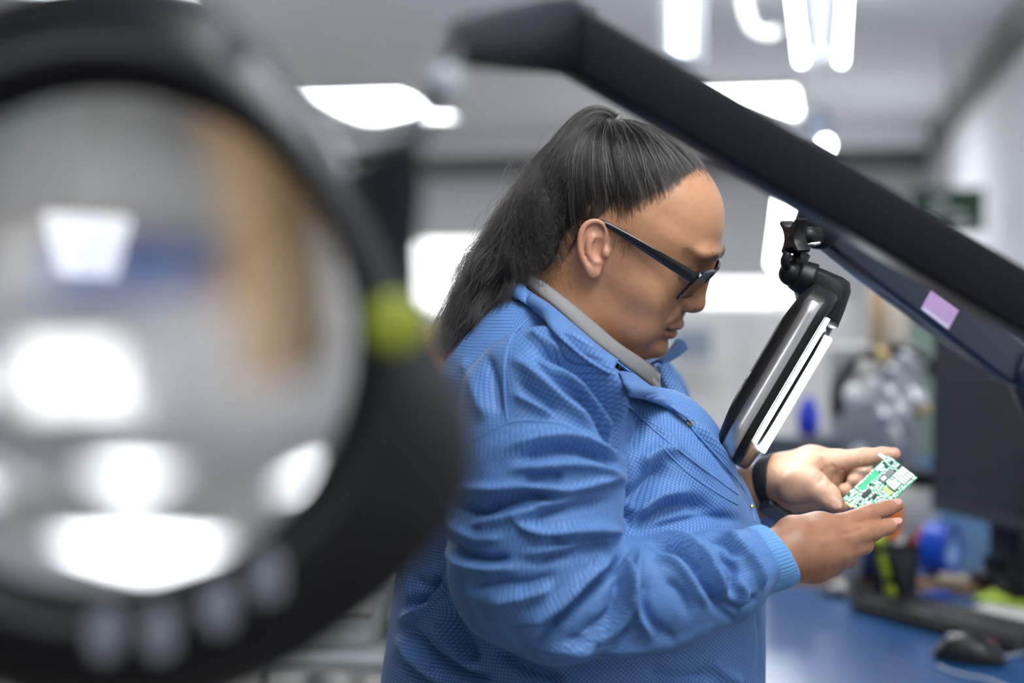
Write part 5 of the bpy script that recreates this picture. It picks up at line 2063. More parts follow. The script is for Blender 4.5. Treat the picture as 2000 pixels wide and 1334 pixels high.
# yoke up to the arm
yk = np.array([(655, 330), (700, 318), (745, 290), (790, 252), (818, 262), (822, 360), (812, 470), (815, 560), (770, 600), (690, 520)], float)
yo = np.array([[(x - 215) * pxm, -(y - 667) * pxm] for x, y in yk])
MB().prism(yo, fc - fn_ * 0.028, fr_, fu_, fn_, 0.034, chamfer=0.005).build('yoke', M_blackm, fl, auto=40)
MB().lathe([(0.0075, 0), (0.0075, 0.003), (0.006, 0.004), (0.001, 0.0042)], on_ring(640, 340, 0.0125), fn_, 20).build('yoke_highlight', mat('highlight_grey', (0.06, 0.065, 0.07), 0.5), fl)  # grey disc added to paint a highlight on the yoke
MB().lathe([(0.0075, 0), (0.0075, 0.003), (0.006, 0.004), (0.001, 0.0042)], on_ring(462, 92, 0.0150), fn_, 20).build('housing_highlight', mat('highlight_grey', (0.06, 0.065, 0.07), 0.5), fl)  # second grey disc, painting a faint highlight on the housing
MB().tube(spline([P(800, 300, FD + 0.01), P(838, 215, 0.64), P(880, 120, 0.70)], 10), 0.0045, 10).build('stem', M_blackm, fl)
# elbow and long bar
bS, bE = P(1085, 62, 0.985), P(2080, 645, 1.03)
bd = unit(bE - bS)
bn = unit(-FWD - bd * (-FWD @ bd))
bu = np.cross(bd, bn)
bsec = np.array(rrect(0.0415, 0.040, 0.004, 3))
Lb = np.linalg.norm(bE - bS)
Gb = [[bS + bd * t + bu * p[0] + bn * p[1] for p in bsec] for t in (0, Lb * .5, Lb)]
mbb = MB().grid(np.array(Gb), closed_u=True)
mbb.f.append(tuple(range(len(bsec) - 1, -1, -1)))
mbb.f.append(tuple(2 * len(bsec) + k for k in range(len(bsec))))
mbb.build('long_arm', M_blackm, fl, auto=40)
Gb = []
for (x, yt, yb, D_) in ((878, 52, 118, .74), (900, 38, 128, .76), (980, 14, 138, .83), (1060, 0, 142, .91), (1120, -8, 148, .97), (1165, 12, 158, 1.0)):
    c, h = P(x, (yt + yb) / 2, D_), (yb - yt) / 2 * D_ / FPX
    w_ = 0.018
    Gb.append([c + UPV * math.sin(a) * h * min(1, 1.15) + FWD * math.cos(a) * w_ for a in np.linspace(0, 2 * math.pi, 17)[:-1]])
mbe = MB().grid(np.array(Gb), closed_u=True)
mbe.f.append(tuple(range(15, -1, -1)))
mbe.f.append(tuple(5 * 16 + k for k in range(16)))
mbe.build('elbow', M_blackm, fl, auto=50)
MB().lathe([(0.0085, -0.004), (0.0085, 0.001), (0.007, 0.0025), (0.001, 0.0027)], P(866, 160, 0.66), -FWD, 24).build('elbow_bolt', mat('zinc_bolt', (0.34, 0.37, 0.38), 0.5), fl)  # bolt whose flat grey face paints its blurred highlight
MB().tube([P(866, 158, 0.665), P(885, 105, 0.74)], 0.006, 10).build('bolt_link', M_blackm, fl)
# the arm ends in a post beyond the right edge of the picture
MB().tube([bE, np.array([bE[0] + 0.05, bE[1] + 0.05, 0.9]), np.array([bE[0] + 0.05, bE[1] + 0.05, 0.02])], 0.018, 14).build('floor_post', M_blackm, fl)
MB().lathe([(0.17, 0.0), (0.175, 0.006), (0.16, 0.022), (0.03, 0.03)], np.array([bE[0] + 0.05, bE[1] + 0.05, 0.0]), n=36).build('floor_base', M_blackm, fl, auto=40)
# ================================================================== desk and what stands on it
DZ = 0.90


def on_desk(x, y, z=DZ):
    d = P(x, y, 1) - CAM_LOC
    return CAM_LOC + d * ((z - CAM_LOC[2]) / d[2])


UPZ = np.array([0, 0, 1.0])
M_blue = mat('blue_mat', (0.016, 0.080, 0.23), 0.24, var=0.05, vscale=6, spec=0.8)
M_wood = mat('wood_edge', (0.36, 0.22, 0.12), 0.5, var=0.12, vscale=20)


def bench(name, x0, x1, y0, y1, z, label, top_m, edge_m):
    r = empty(name, room((x0 + x1) / 2, (y0 + y1) / 2, 0))
    tag(r, label, 'desk')
    ax = (RX, RY, UPZ)
    MB().box(room((x0 + x1) / 2, (y0 + y1) / 2, z - 0.002), (x1 - x0 - 0.02, y1 - y0 - 0.02, 0.004), ax).build('mat_surface', top_m, r, smooth=False)
    MB().box(room((x0 + x1) / 2, (y0 + y1) / 2, z - 0.021), (x1 - x0, y1 - y0, 0.034), ax).build('tabletop', edge_m, r, smooth=False, bevel=0.004)
    for sx in (x0 + 0.05, x1 - 0.05):
        for sy in (y0 + 0.05, y1 - 0.05):
            MB().box(room(sx, sy, (z - 0.04) / 2), (0.05, 0.05, z - 0.04), ax).build('leg', M_grey, r, smooth=False)
    return r


bench('workbench', -0.17, 0.72, 1.55, 2.60, DZ, 'blue topped workbench the woman stands at', M_blue, M_wood)
bench('workbench', -0.60, 0.72, 2.62, 4.60, DZ + 0.02, 'second blue bench with a wooden front edge behind the workbench', M_blue, M_wood)
BZ = DZ + 0.02

# ---- keyboard
kFL, kFR = on_desk(1657, 1194), on_desk(1968, 1277)
k1 = unit(kFR - kFL)
k2 = np.cross(UPZ, k1)
if k2[0] < 0:
    k2 = -k2
kL, kW = float(np.linalg.norm(kFR - kFL)) + 0.02, 0.125
kb = empty('keyboard', kFL)
tag(kb, 'black computer keyboard lying across the blue workbench', 'keyboard')
M_kb = mat('keyboard_case', (0.020, 0.019, 0.019), 0.45)
kc_ = (kL / 2, kW / 2)
MB().prism(np.array(rrect(kL, kW, 0.008, 4)) + np.array(kc_), kFL + UPZ * 0.001, k1, k2, UPZ, 0.015, chamfer=0.002).build('case', M_kb, kb, auto=40)
ME_key = bpy.data.meshes.new('key')
bmk = bmesh.new()
bmesh.ops.create_cube(bmk, size=1.0)
for v_ in bmk.verts:
    if v_.co.z > 0:
        v_.co.x *= 0.80
        v_.co.y *= 0.80
bmesh.ops.bevel(bmk, geom=bmk.edges[:], offset=0.05, segments=1, affect='EDGES')
bmk.to_mesh(ME_key)
bmk.free()
ME_key.materials.append(mat('key_plastic', (0.026, 0.025, 0.025), 0.38))
cols, rows = 17, 6
for r_ in range(rows):
    for c_ in range(cols):
        if r_ == 0 and 4 <= c_ <= 8:
            if c_ != 6:
                continue
            sx = (kL - 0.02) / cols * 4.9
        else:
            sx = (kL - 0.02) / cols * 0.93
        px_ = 0.010 + (c_ + .5) * (kL - 0.02) / cols
        py_ = 0.010 + (r_ + .5) * (kW - 0.02) / rows
        inst(ME_key, 'key', frame_matrix(kFL + k1 * px_ + k2 * py_ + UPZ * 0.0195, k1, k2, UPZ, (sx, (kW - 0.02) / rows * 0.9, 0.008)), kb)

# ---- mouse
mC = on_desk(1893, 1290)
ms = empty('computer_mouse', mC)
tag(ms, 'black computer mouse in front of the keyboard', 'mouse')
md = unit(k1 * 0.45 + RGT * 0.8 + np.array([0, -0.1, 0]))
md[2] = 0
md = unit(md)
mp = np.cross(UPZ, md)
G = []
for i in range(25):
    t = i / 24
    xx = (t - 0.5) * 0.105
    w_ = 0.030 * (max(1 - abs(2 * t - 1) ** 3.2, 0.0) ** 0.5) * (1 - 0.10 * math.sin(math.pi * t)) + 0.0006
    h_ = 0.037 * math.sin(math.pi * min(1, (t * 0.86 + 0.10))) ** 0.75 * (max(1 - abs(2 * t - 1) ** 6, 0.0) ** 0.5) + 0.001
    row = []
    for k in range(24):
        a = 2 * math.pi * k / 24
        ca, sa_ = math.cos(a), math.sin(a)
        yy = w_ * math.copysign(abs(ca) ** 0.7, ca)
        zz = h_ * (math.copysign(abs(sa_) ** 0.8, sa_) if sa_ > 0 else 0.06 * sa_) + 0.002
        row.append(mC + md * xx + mp * yy + UPZ * zz)
    G.append(row)
MB().grid(np.array(G), closed_u=True).build('shell', mat('mouse_plastic', (0.016, 0.016, 0.017), 0.34), ms)
MB().tube([mC + md * -0.026 + mp * -0.0035 + UPZ * 0.029, mC + md * -0.026 + mp * 0.0035 + UPZ * 0.029], 0.008, 16).build('scroll_wheel', M_grey, ms)
MB().ball(mC + md * 0.030 + mp * 0.012 + UPZ * 0.028, (0.003, 0.003, 0.002), 10).build('red_mark', mat('red_plastic', (0.5, 0.02, 0.015), 0.4), ms)

M_cable = mat('pale_cable', (0.45, 0.47, 0.52), 0.4)
tag(MB().tube(spline([on_desk(1955, 1284, DZ + .004), on_desk(1985, 1278, DZ + .004), on_desk(2040, 1265, DZ + .004)], 20), 0.0026, 8).build('mouse_cable', M_cable),
    'pale thin cable running from the mouse to the right edge', 'cable')
tag(MB().tube(spline([on_desk(1832, 1299, DZ + .003), on_desk(1855, 1310, DZ + .003), on_desk(1890, 1320, DZ + .003), on_desk(1930, 1327, DZ + .003), on_desk(1975, 1345, DZ + .003)], 24), 0.002, 8).build('loose_cable', M_cable),
    'pale thin cable curling on the blue bench in front of the mouse', 'cable')

# ---- monitor
mo_ = empty('monitor', on_desk(1930, 1150))
tag(mo_, 'large black computer monitor at the right edge', 'monitor')
m00, m10 = P(1817, 1032, 2.58), P(2090, 1092, 2.26)
m00[2] = m10[2] = 1.03
mx_ = unit(m10 - m00)
mW_ = 0.53
mn_ = np.cross(mx_, UPZ)
if mn_ @ FWD > 0:
    mn_ = -mn_
mcen = m00 + mx_ * mW_ / 2 + UPZ * 0.165
M_mon = mat('monitor_bezel', (0.013, 0.014, 0.017), 0.35)
MB().prism(rrect(mW_, 0.325, 0.006, 3), mcen - mn_ * 0.034, mx_, UPZ, mn_, 0.034, chamfer=0.004).build('case', M_mon, mo_, auto=40)
MB().prism(rrect(mW_ - 0.016, 0.290, 0.002, 2), mcen + UPZ * 0.008 - mn_ * 0.001, mx_, UPZ, mn_, 0.002).build('screen', mat('dark_screen', (0.020, 0.026, 0.036), 0.22, spec=0.6), mo_, smooth=False)
MB().box(mcen - UPZ * 0.150 + mn_ * 0.001, (mW_ - 0.01, 0.020, 0.003), (mx_, UPZ, mn_)).build('lower_bezel', mat('slate_bezel', (0.05, 0.055, 0.062), 0.4), mo_, smooth=False)
sb = mcen - mn_ * 0.06
sb = np.array([sb[0], sb[1], DZ])
sb = m00 + mx_ * 0.13 - mn_ * 0.075
MB().box(np.array([sb[0], sb[1], BZ + 0.112]), (0.075, 0.05, 0.19), (mx_, mn_, UPZ)).build('stand_column', M_mon, mo_, smooth=False, bevel=0.008)
MB().prism(rrect(0.24, 0.18, 0.03, 5), np.array([sb[0], sb[1], BZ + 0.001]) - mn_ * 0.04 + mx_ * 0.05, mx_, mn_, UPZ, 0.014, chamfer=0.003).build('stand_foot', M_mon, mo_, auto=40)

# ---- pen cup with pens
pcC = on_desk(1747, 1172)
pcup = empty('pen_cup', pcC)
tag(pcup, 'dark mesh pen cup behind the keyboard', 'pen cup')
M_mesh = mat('dark_mesh_metal', (0.07, 0.075, 0.085), 0.4, 0.4)
MB().lathe([(0.033, 0), (0.034, 0.002), (0.040, 0.098), (0.0385, 0.098), (0.0325, 0.004), (0.001, 0.004)], pcC, n=28).build('cup_wall', M_mesh, pcup, auto=40)
for hh in (0.0, 0.094):
    MB().lathe([(0.034 + hh * .066, hh), (0.0355 + hh * .066, hh + 0.002), (0.0355 + hh * .066, hh + 0.005), (0.034 + hh * .066, hh + 0.006)], pcC, n=28).build('cup_band', M_black, pcup)
for k in range(22):
    a = 2 * math.pi * k / 22
    u_ = np.array([math.cos(a), math.sin(a), 0])
    MB().tube([pcC + u_ * 0.0345 + UPZ * 0.004, pcC + u_ * 0.0405 + UPZ * 0.096], 0.0008, 5).build('wire', M_black, pcup)
M_pens = {'white': mat('white_pen', (0.70, 0.70, 0.72), 0.4), 'orange': mat('orange_plastic', (0.85, 0.19, 0.01), 0.4), 'black': M_black, 'red': mat('red_pen', (0.45, 0.05, 0.03), 0.4),
          'lime': mat('lime_plastic_handle', (0.42, 0.50, 0.02), 0.45), 'navy': mat('navy_pen', (0.015, 0.03, 0.16), 0.4)}


def pen(col, x, y, r, label, top=0.15, capm=None, name='marker_pen', dz=0.006):
    """pen standing in the cup whose top shows at pixel x, y"""
    b_ = pcC + np.array([random.uniform(-.014, .014), random.uniform(-.012, .012), dz])
    D_ = float((pcC - CAM_LOC) @ FWD) + random.uniform(-.02, .02)
    t_ = P(x, y, D_)
    d_ = unit(t_ - b_)
    L_ = np.linalg.norm(t_ - b_)
    ro = empty(name, b_)
    tag(ro, label, 'pen' if name == 'marker_pen' else 'tool')
    MB().tube([b_, b_ + d_ * L_ * 0.66], r, 12).build('barrel', M_pens[col], ro)
    MB().tube([b_ + d_ * L_ * 0.66, b_ + d_ * L_ * 0.68, b_ + d_ * L_ * 0.97, b_ + d_ * L_], [r, r * 1.12, r * 1.08, r * 0.7], 12).build('cap', M_pens[capm or col], ro)
    return ro


pen('white', 1731, 1048, 0.0065, 'white marker pen on the left of the mesh cup')
pen('white', 1752, 1052, 0.0075, 'white marker pen in the middle of the mesh cup')
pen('white', 1765, 1046, 0.0055, 'thin white pen near the middle of the mesh cup')
pen('black', 1772, 1046, 0.0065, 'black marker pen in the mesh cup')
pen('white', 1782, 1050, 0.0060, 'white pen with red cap on the right of the mesh cup', capm='red')
pen('red', 1801, 1028, 0.0035, 'thin red pencil leaning to the right in the mesh cup', name='marker_pen')
# orange tool handle sticking up behind the hand
og = empty('orange_tool', pcC + UPZ * 0.01)
tag(og, 'tool with a bright orange handle standing in the mesh cup', 'tool')
oD = float((pcC - CAM_LOC) @ FWD)
MB().tube(spline([P(1742, 1052, oD), P(1744, 1035, oD), P(1748, 1010, oD), P(1752, 985, oD)], 12), [.012, .013, .0135, .014, .0145, .0145, .014, .014, .0135, .013, .011, .007], 14).build('handle', M_pens['orange'], og)
MB().tube([pcC + UPZ * 0.008, P(1742, 1052, oD)], 0.004, 10).build('shank', M_brushed, og)
# yellow and black tool leaning at the cup
yt = empty('screwdriver', on_desk(1733, 1170))
tag(yt, 'lime yellow and black handled tool leaning against the pen cup', 'tool')
yb_, yt_ = on_desk(1733, 1172) - FWD * 0.045, P(1716, 1048, 2.36)
yb_[2] = DZ + 0.004
segs = [(0.0, 0.30, 'lime', .0105), (0.30, 0.40, 'black', .0095), (0.40, 0.78, 'lime', .0085), (0.78, 0.88, 'black', .0095), (0.88, 1.0, 'lime', .0105)]
for a_, b_, c_, r_ in segs:
    q0, q1 = yb_ * (1 - a_) + yt_ * a_, yb_ * (1 - b_) + yt_ * b_
    MB().tube([q0, q0 * .9 + q1 * .1, q0 * .1 + q1 * .9, q1], [r_ * .9, r_, r_, r_ * .9], 14).build('grip_band', M_pens[c_], yt)
MB().tube([yb_ + RGT * 0.010, yt_ + RGT * 0.012 - UPZ * 0.01], 0.0085, 12).build('black_grip', M_black, yt)

# ---- small stand with round foot
sf = on_desk(1652, 1160)
st = empty('instrument_stand', sf)
tag(st, 'grey post on a dark round foot behind the near hand', 'stand')
MB().lathe([(0.045, 0), (0.047, 0.003), (0.046, 0.009), (0.030, 0.016), (0.018, 0.020)], sf + FWD * 0.0, n=32).build('foot', mat('dark_cast_metal', (0.06, 0.062, 0.065), 0.35, 0.4), st)
MB().tube([sf + RGT * 0.014 + UPZ * 0.015, sf + RGT * 0.020 + UPZ * 0.12, sf + RGT * 0.022 + UPZ * 0.26], [0.016, 0.014, 0.013], 16).build('post', M_grey, st)
MB().ball(sf + RGT * -0.012 - FWD * 0.02 + UPZ * 0.018, (0.011, 0.011, 0.008), 14).build('highlight_ball', M_white, st)  # white ball added in place of a highlight on the foot

# ---- paper, note, blue box
pb0 = on_desk(1935, 1205)
for i in range(5):
    a_ = math.radians(-52 + 3 * math.sin(i * 2.1))
    e1_ = np.array([math.cos(a_), math.sin(a_), 0])
    e2_ = np.cross(UPZ, e1_)
    o = MB().prism(rrect(0.21, 0.297, 0.002, 1), pb0 + np.array([0.13 + 0.006 * math.sin(i), 0.0, 0.003 * i]), e1_, e2_, UPZ, 0.0022).build('paper_sheet', mat('paper_white', (0.66, 0.64, 0.60), 0.7), smooth=False)
    tag(o, ['lowest white paper sheet of the stack behind the keyboard', 'second lowest white paper sheet of the stack behind the keyboard', 'middle white paper sheet of the stack behind the keyboard', 'second highest white paper sheet of the stack behind the keyboard', 'top white paper sheet of the stack under the green note'][i], 'paper', 'paper stack behind the keyboard')
ng = on_desk(1955, 1172, DZ + 0.017)
a_ = math.radians(-40)
tag(MB().prism(rrect(0.15, 0.12, 0.002, 1), ng + np.array([0.05, 0.0, 0.0]), np.array([math.cos(a_), math.sin(a_), 0]), np.array([-math.sin(a_), math.cos(a_), 0]), UPZ, 0.004).build('note_pad', mat('lime_note', (0.42, 0.60, 0.06), 0.6), smooth=False),
    'lime green note pad on the paper stack', 'note pad')
bx_ = on_desk(1832, 1178)
tag(MB().box(bx_ + UPZ * 0.011, (0.040, 0.022, 0.020), (unit(RGT + 0.3 * k1), unit(np.cross(UPZ, unit(RGT + 0.3 * k1))), UPZ)).build('blue_box', mat('blue_card', (0.01, 0.06, 0.32), 0.5), bevel=0.002),
    'small dark blue box between pen cup and paper', 'box')
# blue roll and block on the back bench
br = on_desk(1835, 1122, BZ)
tr_ = empty('tape_roll', br)
tag(tr_, 'royal blue tape roll standing under the monitor', 'tape roll')
tax = unit(np.array([0.75, -0.65, 0]))
G = []
for rr_, hh_ in ((.028, -.024), (.046, -.024), (.046, .024), (.028, .024)):
    G.append((rr_, hh_))
MB().lathe(G, br + UPZ * 0.047, tax, 40, close=True).build('tape', mat('royal_blue_tape', (0.01, 0.07, 0.55), 0.35), tr_, auto=40)
MB().lathe([(.024, -.0235), (.028, -.0235), (.028, .0235), (.024, .0235)], br + UPZ * 0.047, tax, 40, close=True).build('core', mat('pale_blue_core', (0.35, 0.55, 0.85), 0.5), tr_, auto=40)
bb = on_desk(1699, 1120, BZ)
tag(MB().box(bb + UPZ * 0.035, (0.06, 0.05, 0.07), (RX, RY, UPZ)).build('parts_box', mat('navy_card', (0.008, 0.03, 0.20), 0.5), bevel=0.004), 'dark blue block behind the near hand and pen cup', 'box')
bt = on_desk(1862, 1140, BZ)
tag(MB().box(bt + UPZ * 0.008, (0.05, 0.022, 0.016), (unit(RGT - 0.5 * FWD * [1, 1, 0]), unit(np.cross(UPZ, RGT - 0.5 * FWD * [1, 1, 0])), UPZ)).build('beige_block', mat('beige_card', (0.52, 0.42, 0.30), 0.6), bevel=0.003), 'small beige block lying under the monitor', 'box')
# black cables under the monitor
for i, pts in enumerate(([(1925, 1085), (1935, 1120), (1955, 1150), (1990, 1160)], [(1950, 1080), (1965, 1110), (1985, 1130), (2010, 1125)], [(1975, 1088), (1970, 1120), (1985, 1150), (2015, 1160)])):
    q = [P(x, y, 2.34) for x, y in pts]
    q[-1] = on_desk(2030 + 12 * i, 1180 + 8 * i, DZ + .006)
    tag(MB().tube(spline(q, 26), 0.006, 10).build('monitor_cable', M_black), ['leftmost black cable hanging under the monitor', 'middle black cable hanging under the monitor', 'rightmost black cable hanging under the monitor'][i], 'cable')

# ================================================================== back bench clutter
def bench_at(px, D):
    q = P(px, 700, D)
    return np.array([q[0], q[1], BZ])


# slate box with blue item
sx = bench_at(1568, 2.95)
tag(MB().box(sx + UPZ * 0.105, (0.17, 0.12, 0.21), (RX, RY, UPZ)).build('equipment_box', mat('slate_enamel', (0.055, 0.070, 0.090), 0.5), bevel=0.008), 'slate grey equipment box behind the glowing lamp', 'box')
tag(MB().lathe([(.018, 0), (.022, .004), (.022, .05), (.012, .062), (.012, .075)], sx + np.array([0.012, 0.0, 0.2105]), n=20).build('blue_bottle', mat('cobalt_plastic', (0.02, 0.05, 0.60), 0.35)), 'small cobalt blue bottle on the slate box', 'bottle')
# hoop with shiny fittings
hc0 = P(1738, 785, 3.0)
hoop = empty('hoop_stand', np.array([hc0[0], hc0[1], BZ]))
tag(hoop, 'black hoop on a cream base with shiny metal fittings inside', 'machine')
th_ = np.linspace(-0.25, math.pi + 0.25, 40)
MB().tube([hc0 + RGT * math.cos(a) * 0.112 + UPZ * math.sin(a) * 0.112 for a in th_], 0.013, 14).build('hoop', M_black, hoop)
M_cream = mat('cream_enamel', (0.62, 0.58, 0.52), 0.4)
cb = np.array([hc0[0] + 0.012, hc0[1], BZ])
MB().lathe([(.085, 0), (.090, .01), (.092, .06), (.080, .09), (.060, .10), (.001, .10)], cb, n=32).build('base', M_cream, hoop, auto=40)
MB().box(cb + UPZ * 0.115, (0.17, 0.10, 0.03), (RX, RY, UPZ)).build('cross_bar', M_black, hoop, bevel=0.006)
for x, y, r_, mm_ in ((1668, 772, .024, 'w'), (1700, 752, .020, 'w'), (1742, 772, .018, 'm'), (1756, 800, .024, 'w'), (1790, 780, .024, 'm'), (1770, 697, .012, 'm'), (1724, 695, .017, 'b'), (1742, 722, .016, 'm'), (1800, 800, .02, 'b'), (1690, 720, .018, 'c'), (1728, 812, .02, 'm')):
    m_ = {'w': mat('white_gloss', (0.85, 0.84, 0.80), 0.15, coat=0.5), 'm': M_chrome, 'b': mat('brass_fitting', (0.60, 0.42, 0.2), 0.3, 0.7), 'c': M_cream}[mm_]
    MB().ball(P(x, y, 2.97), (r_, r_ * .8, r_), 16).build('metal_fitting', m_, hoop)
for x0, y0, x1, y1 in ((1668, 772, 1756, 800), (1700, 752, 1724, 695), (1742, 722, 1790, 780), (1756, 800, 1770, 845), (1770, 697, 1805, 720)):
    MB().tube([P(x0, y0, 2.985), P(x1, y1, 2.985)], 0.010, 10).build('fitting_rod', M_brushed, hoop)
MB().tube([P(1752, 800, 2.985), np.array([cb[0], cb[1], BZ + 0.1])], 0.012, 10).build('fitting_rod', M_brushed, hoop)
# shelf unit with bottle, green partition
bq0 = P(1743, 700, 3.5)
tag(MB().box(np.array([bq0[0] - 0.03, bq0[1] + 0.06, (BZ + 1.285) / 2 + 0.0]), (0.22, 0.14, 1.285 - BZ), (RX, RY, UPZ)).build('grey_cabinet', mat('grey_enamel', (0.30, 0.30, 0.29), 0.5), bevel=0.006), 'grey cabinet behind the black hoop', 'cabinet')
bo = empty('cream_bottle', np.array([bq0[0], bq0[1] + 0.02, 1.286]))
tag(bo, 'cream bottle with brown shoulder standing above the black hoop', 'bottle')
b0 = np.array([bq0[0], bq0[1] + 0.02, 1.286])
MB().lathe([(.030, 0), (.033, .004), (.033, .125), (.028, .14)], b0 + RGT * 0.006, n=24).build('bottle_body', mat('cream_plastic', (0.80, 0.66, 0.50), 0.4), bo)
MB().lathe([(.028, .14), (.022, .155), (.020, .185), (.001, .186)], b0 + RGT * 0.0, n=24).build('bottle_cap', mat('brown_plastic', (0.22, 0.12, 0.05), 0.4), bo)
MB().lathe([(.016, 0), (.018, .004), (.018, .135), (.012, .14)], b0 - RGT * 0.034, n=20).build('side_tube', mat('tan_plastic', (0.42, 0.28, 0.15), 0.4), bo)
gp = P(1870, 660, 4.2)
tag(MB().box(np.array([gp[0], gp[1], (BZ + 1.40) / 2]), (0.34, 0.03, 1.40 - BZ), (RX, RY, UPZ)).build('green_partition', mat('sage_panel', (0.17, 0.22, 0.17), 0.7), smooth=False), 'sage green panel standing behind the monitor', 'panel')
# board on the right wall
wp = P(1850, 412, 6.0)
pn = empty('wall_board', wp)
tag(pn, 'dark green board with pale marks on the right wall', 'board')
MB().box(wp, (0.30, 0.025, 0.19), (RX, RY, UPZ)).build('panel', mat('dark_green_board', (0.015, 0.065, 0.035), 0.5), pn, smooth=False)
for x, y, w_, h_ in ((1836, 398, .05, .03), (1870, 420, .06, .02), (1880, 440, .07, .015), (1820, 428, .04, .02)):
    MB().box(P(x, y, 5.97), (w_, 0.02, h_), (RX, RY, UPZ)).build('pale_mark', M_white, pn, smooth=False)
MB().tube([wp + UPZ * 0.09, np.array([wp[0], wp[1], CEIL_Z])], 0.006, 8).build('hanger', M_grey, pn)

# white cabinet at the back
cbq = P(1470, 700, 6.6)
wcab = empty('white_cabinet', np.array([cbq[0], cbq[1], 0]))
tag(wcab, 'tall white cabinet in the background between face and lamp', 'cabinet')
M_wc = mat('white_enamel', (0.86, 0.85, 0.83), 0.45, var=0.02)
ctop = 1.45 - ((600 - 667) / FPX + math.tan(PITCH)) * 6.6
MB().box(np.array([cbq[0], cbq[1] + 0.2, ctop / 2]), (1.0, 0.4, ctop), (RX, RY, UPZ)).build('body', M_wc, wcab, smooth=False, bevel=0.01)
for s_ in (-1, 1):
    dc = np.array([cbq[0], cbq[1] + 0.2, ctop / 2 + 0.02]) - RY * 0.21 + RX * s_ * 0.245
    dd = MB().box(dc, (0.47, 0.02, ctop - 0.12), (RX, RY, UPZ)).build('door', M_wc, wcab, smooth=False, bevel=0.004)
    MB().box(dc - RX * s_ * 0.19 - RY * 0.02, (0.02, 0.02, 0.16), (RX, RY, UPZ)).build('handle', M_grey, dd, smooth=False)
wq = P(1352, 672, 6.3)
tag(MB().prism(rrect(0.17, 0.14, 0.008, 3), wq, RX, UPZ, RY, 0.012).build('wall_screen', mat('blue_grey_screen', (0.30, 0.36, 0.42), 0.3), smooth=False), 'blue grey sheet on the white cabinet beside the chin', 'sign')

# ================================================================== left side of the room
def box_on(px, D, z, size, name, label, cat, color, group=None, yaw=0.0):
    q = P(px, 700, D)
    c, s_ = math.cos(yaw), math.sin(yaw)
    ax_ = (RX * c + RY * s_, -RX * s_ + RY * c, UPZ)
    w, d, h = size
    r = empty(name, np.array([q[0], q[1], z]))
    tag(r, label, cat, group)
    base = np.array([q[0], q[1], z])
    m_ = mat('mat_' + name + '_' + '_'.join(str(round(c_, 3)) for c_ in color), color, 0.5)
    if name == 'parts_bin':
        t = 0.004
        MB().box(base + UPZ * (t / 2 + .0005), (w, d, t), ax_).build('bottom', m_, r, smooth=False)
        for sx_ in (-1, 1):
            MB().prism([(-d / 2, 0), (d / 2, 0), (d / 2, h), (-d / 4, h), (-d / 2, h * .45)], base + ax_[0] * (sx_ * (w / 2 - t / 2) - t / 2) + UPZ * .0005, ax_[1], UPZ, ax_[0], t).build('side', m_, r, smooth=False)
        MB().box(base + ax_[1] * (d / 2 - t / 2) + UPZ * h / 2, (w, t, h), ax_).build('back', m_, r, smooth=False)
        MB().box(base - ax_[1] * (d / 2 - t / 2) + UPZ * h * .225, (w, t, h * .45), ax_).build('front_lip', m_, r, smooth=False)
        MB().box(base + UPZ * h * .3, (w * .8, d * .7, h * .4), ax_).build('contents', mat('bin_contents', (0.30, 0.29, 0.27), 0.6, var=0.4, vscale=60), r, smooth=False)
    else:
        MB().box(base + UPZ * h / 2, (w, d, h), ax_).build('carton', m_, r, smooth=False, bevel=0.004)
        MB().box(base + UPZ * (h + .0006), (0.05, d, 0.0012), ax_).build('tape', mat('packing_tape', (0.55, 0.45, 0.30), 0.35), r, smooth=False)
        for sx_ in (-1, 1):
            MB().box(base + ax_[0] * sx_ * w * .25 + UPZ * (h + .0004), (w * .48, d * .98, 0.0008), ax_).build('flap', m_, r, smooth=False)
    return r


lb0, lb1 = -5.2, -1.62
bench('laminate_bench', lb0, lb1, 3.6, 4.5, 0.90, 'long pale bench on the left side of the room', mat('pale_laminate', (0.50, 0.50, 0.48), 0.4), M_wood)
i_ = 0
for px, D, col, lab in ((-40, 4.0, (0.03, 0.14, 0.50), 'blue parts bin on the left bench, leftmost of three'), (110, 4.0, (0.03, 0.14, 0.50), 'blue parts bin on the left bench, middle of three'), (262, 4.0, (0.03, 0.14, 0.50), 'blue parts bin on the left bench, rightmost of three')):
    box_on(px, D, 0.902, (0.18, 0.28, 0.16), 'parts_bin', lab, 'bin', col, 'blue parts bins on the left bench')
box_on(-190, 4.2, 0.902, (0.30, 0.30, 0.22), 'cardboard_box', 'cardboard box on the left bench beside the blue bins', 'box', (0.50, 0.32, 0.16))
wdq = P(-440, 700, 3.3)
wd = empty('wooden_cabinet', np.array([wdq[0], wdq[1], 0]))
tag(wd, 'tall tan wooden cabinet seen only through the large foreground lens', 'cabinet')
M_tan = mat('tan_wood', (0.62, 0.40, 0.20), 0.5, var=0.10, vscale=12)
MB().box(np.array([wdq[0], wdq[1], 0.74]), (0.46, 0.36, 1.48), (RX, RY, UPZ)).build('body', M_tan, wd, smooth=False, bevel=0.006)
for s_ in (-1, 1):
    dd = MB().box(np.array([wdq[0], wdq[1], 0.76]) - RY * 0.19 + RX * s_ * 0.113, (0.215, 0.018, 1.36), (RX, RY, UPZ)).build('door', M_tan, wd, smooth=False, bevel=0.004)
    MB().box(np.array([wdq[0], wdq[1], 0.86]) - RY * 0.205 + RX * s_ * 0.03, (0.012, 0.014, 0.12), (RX, RY, UPZ)).build('handle', M_brushed, dd, smooth=False)
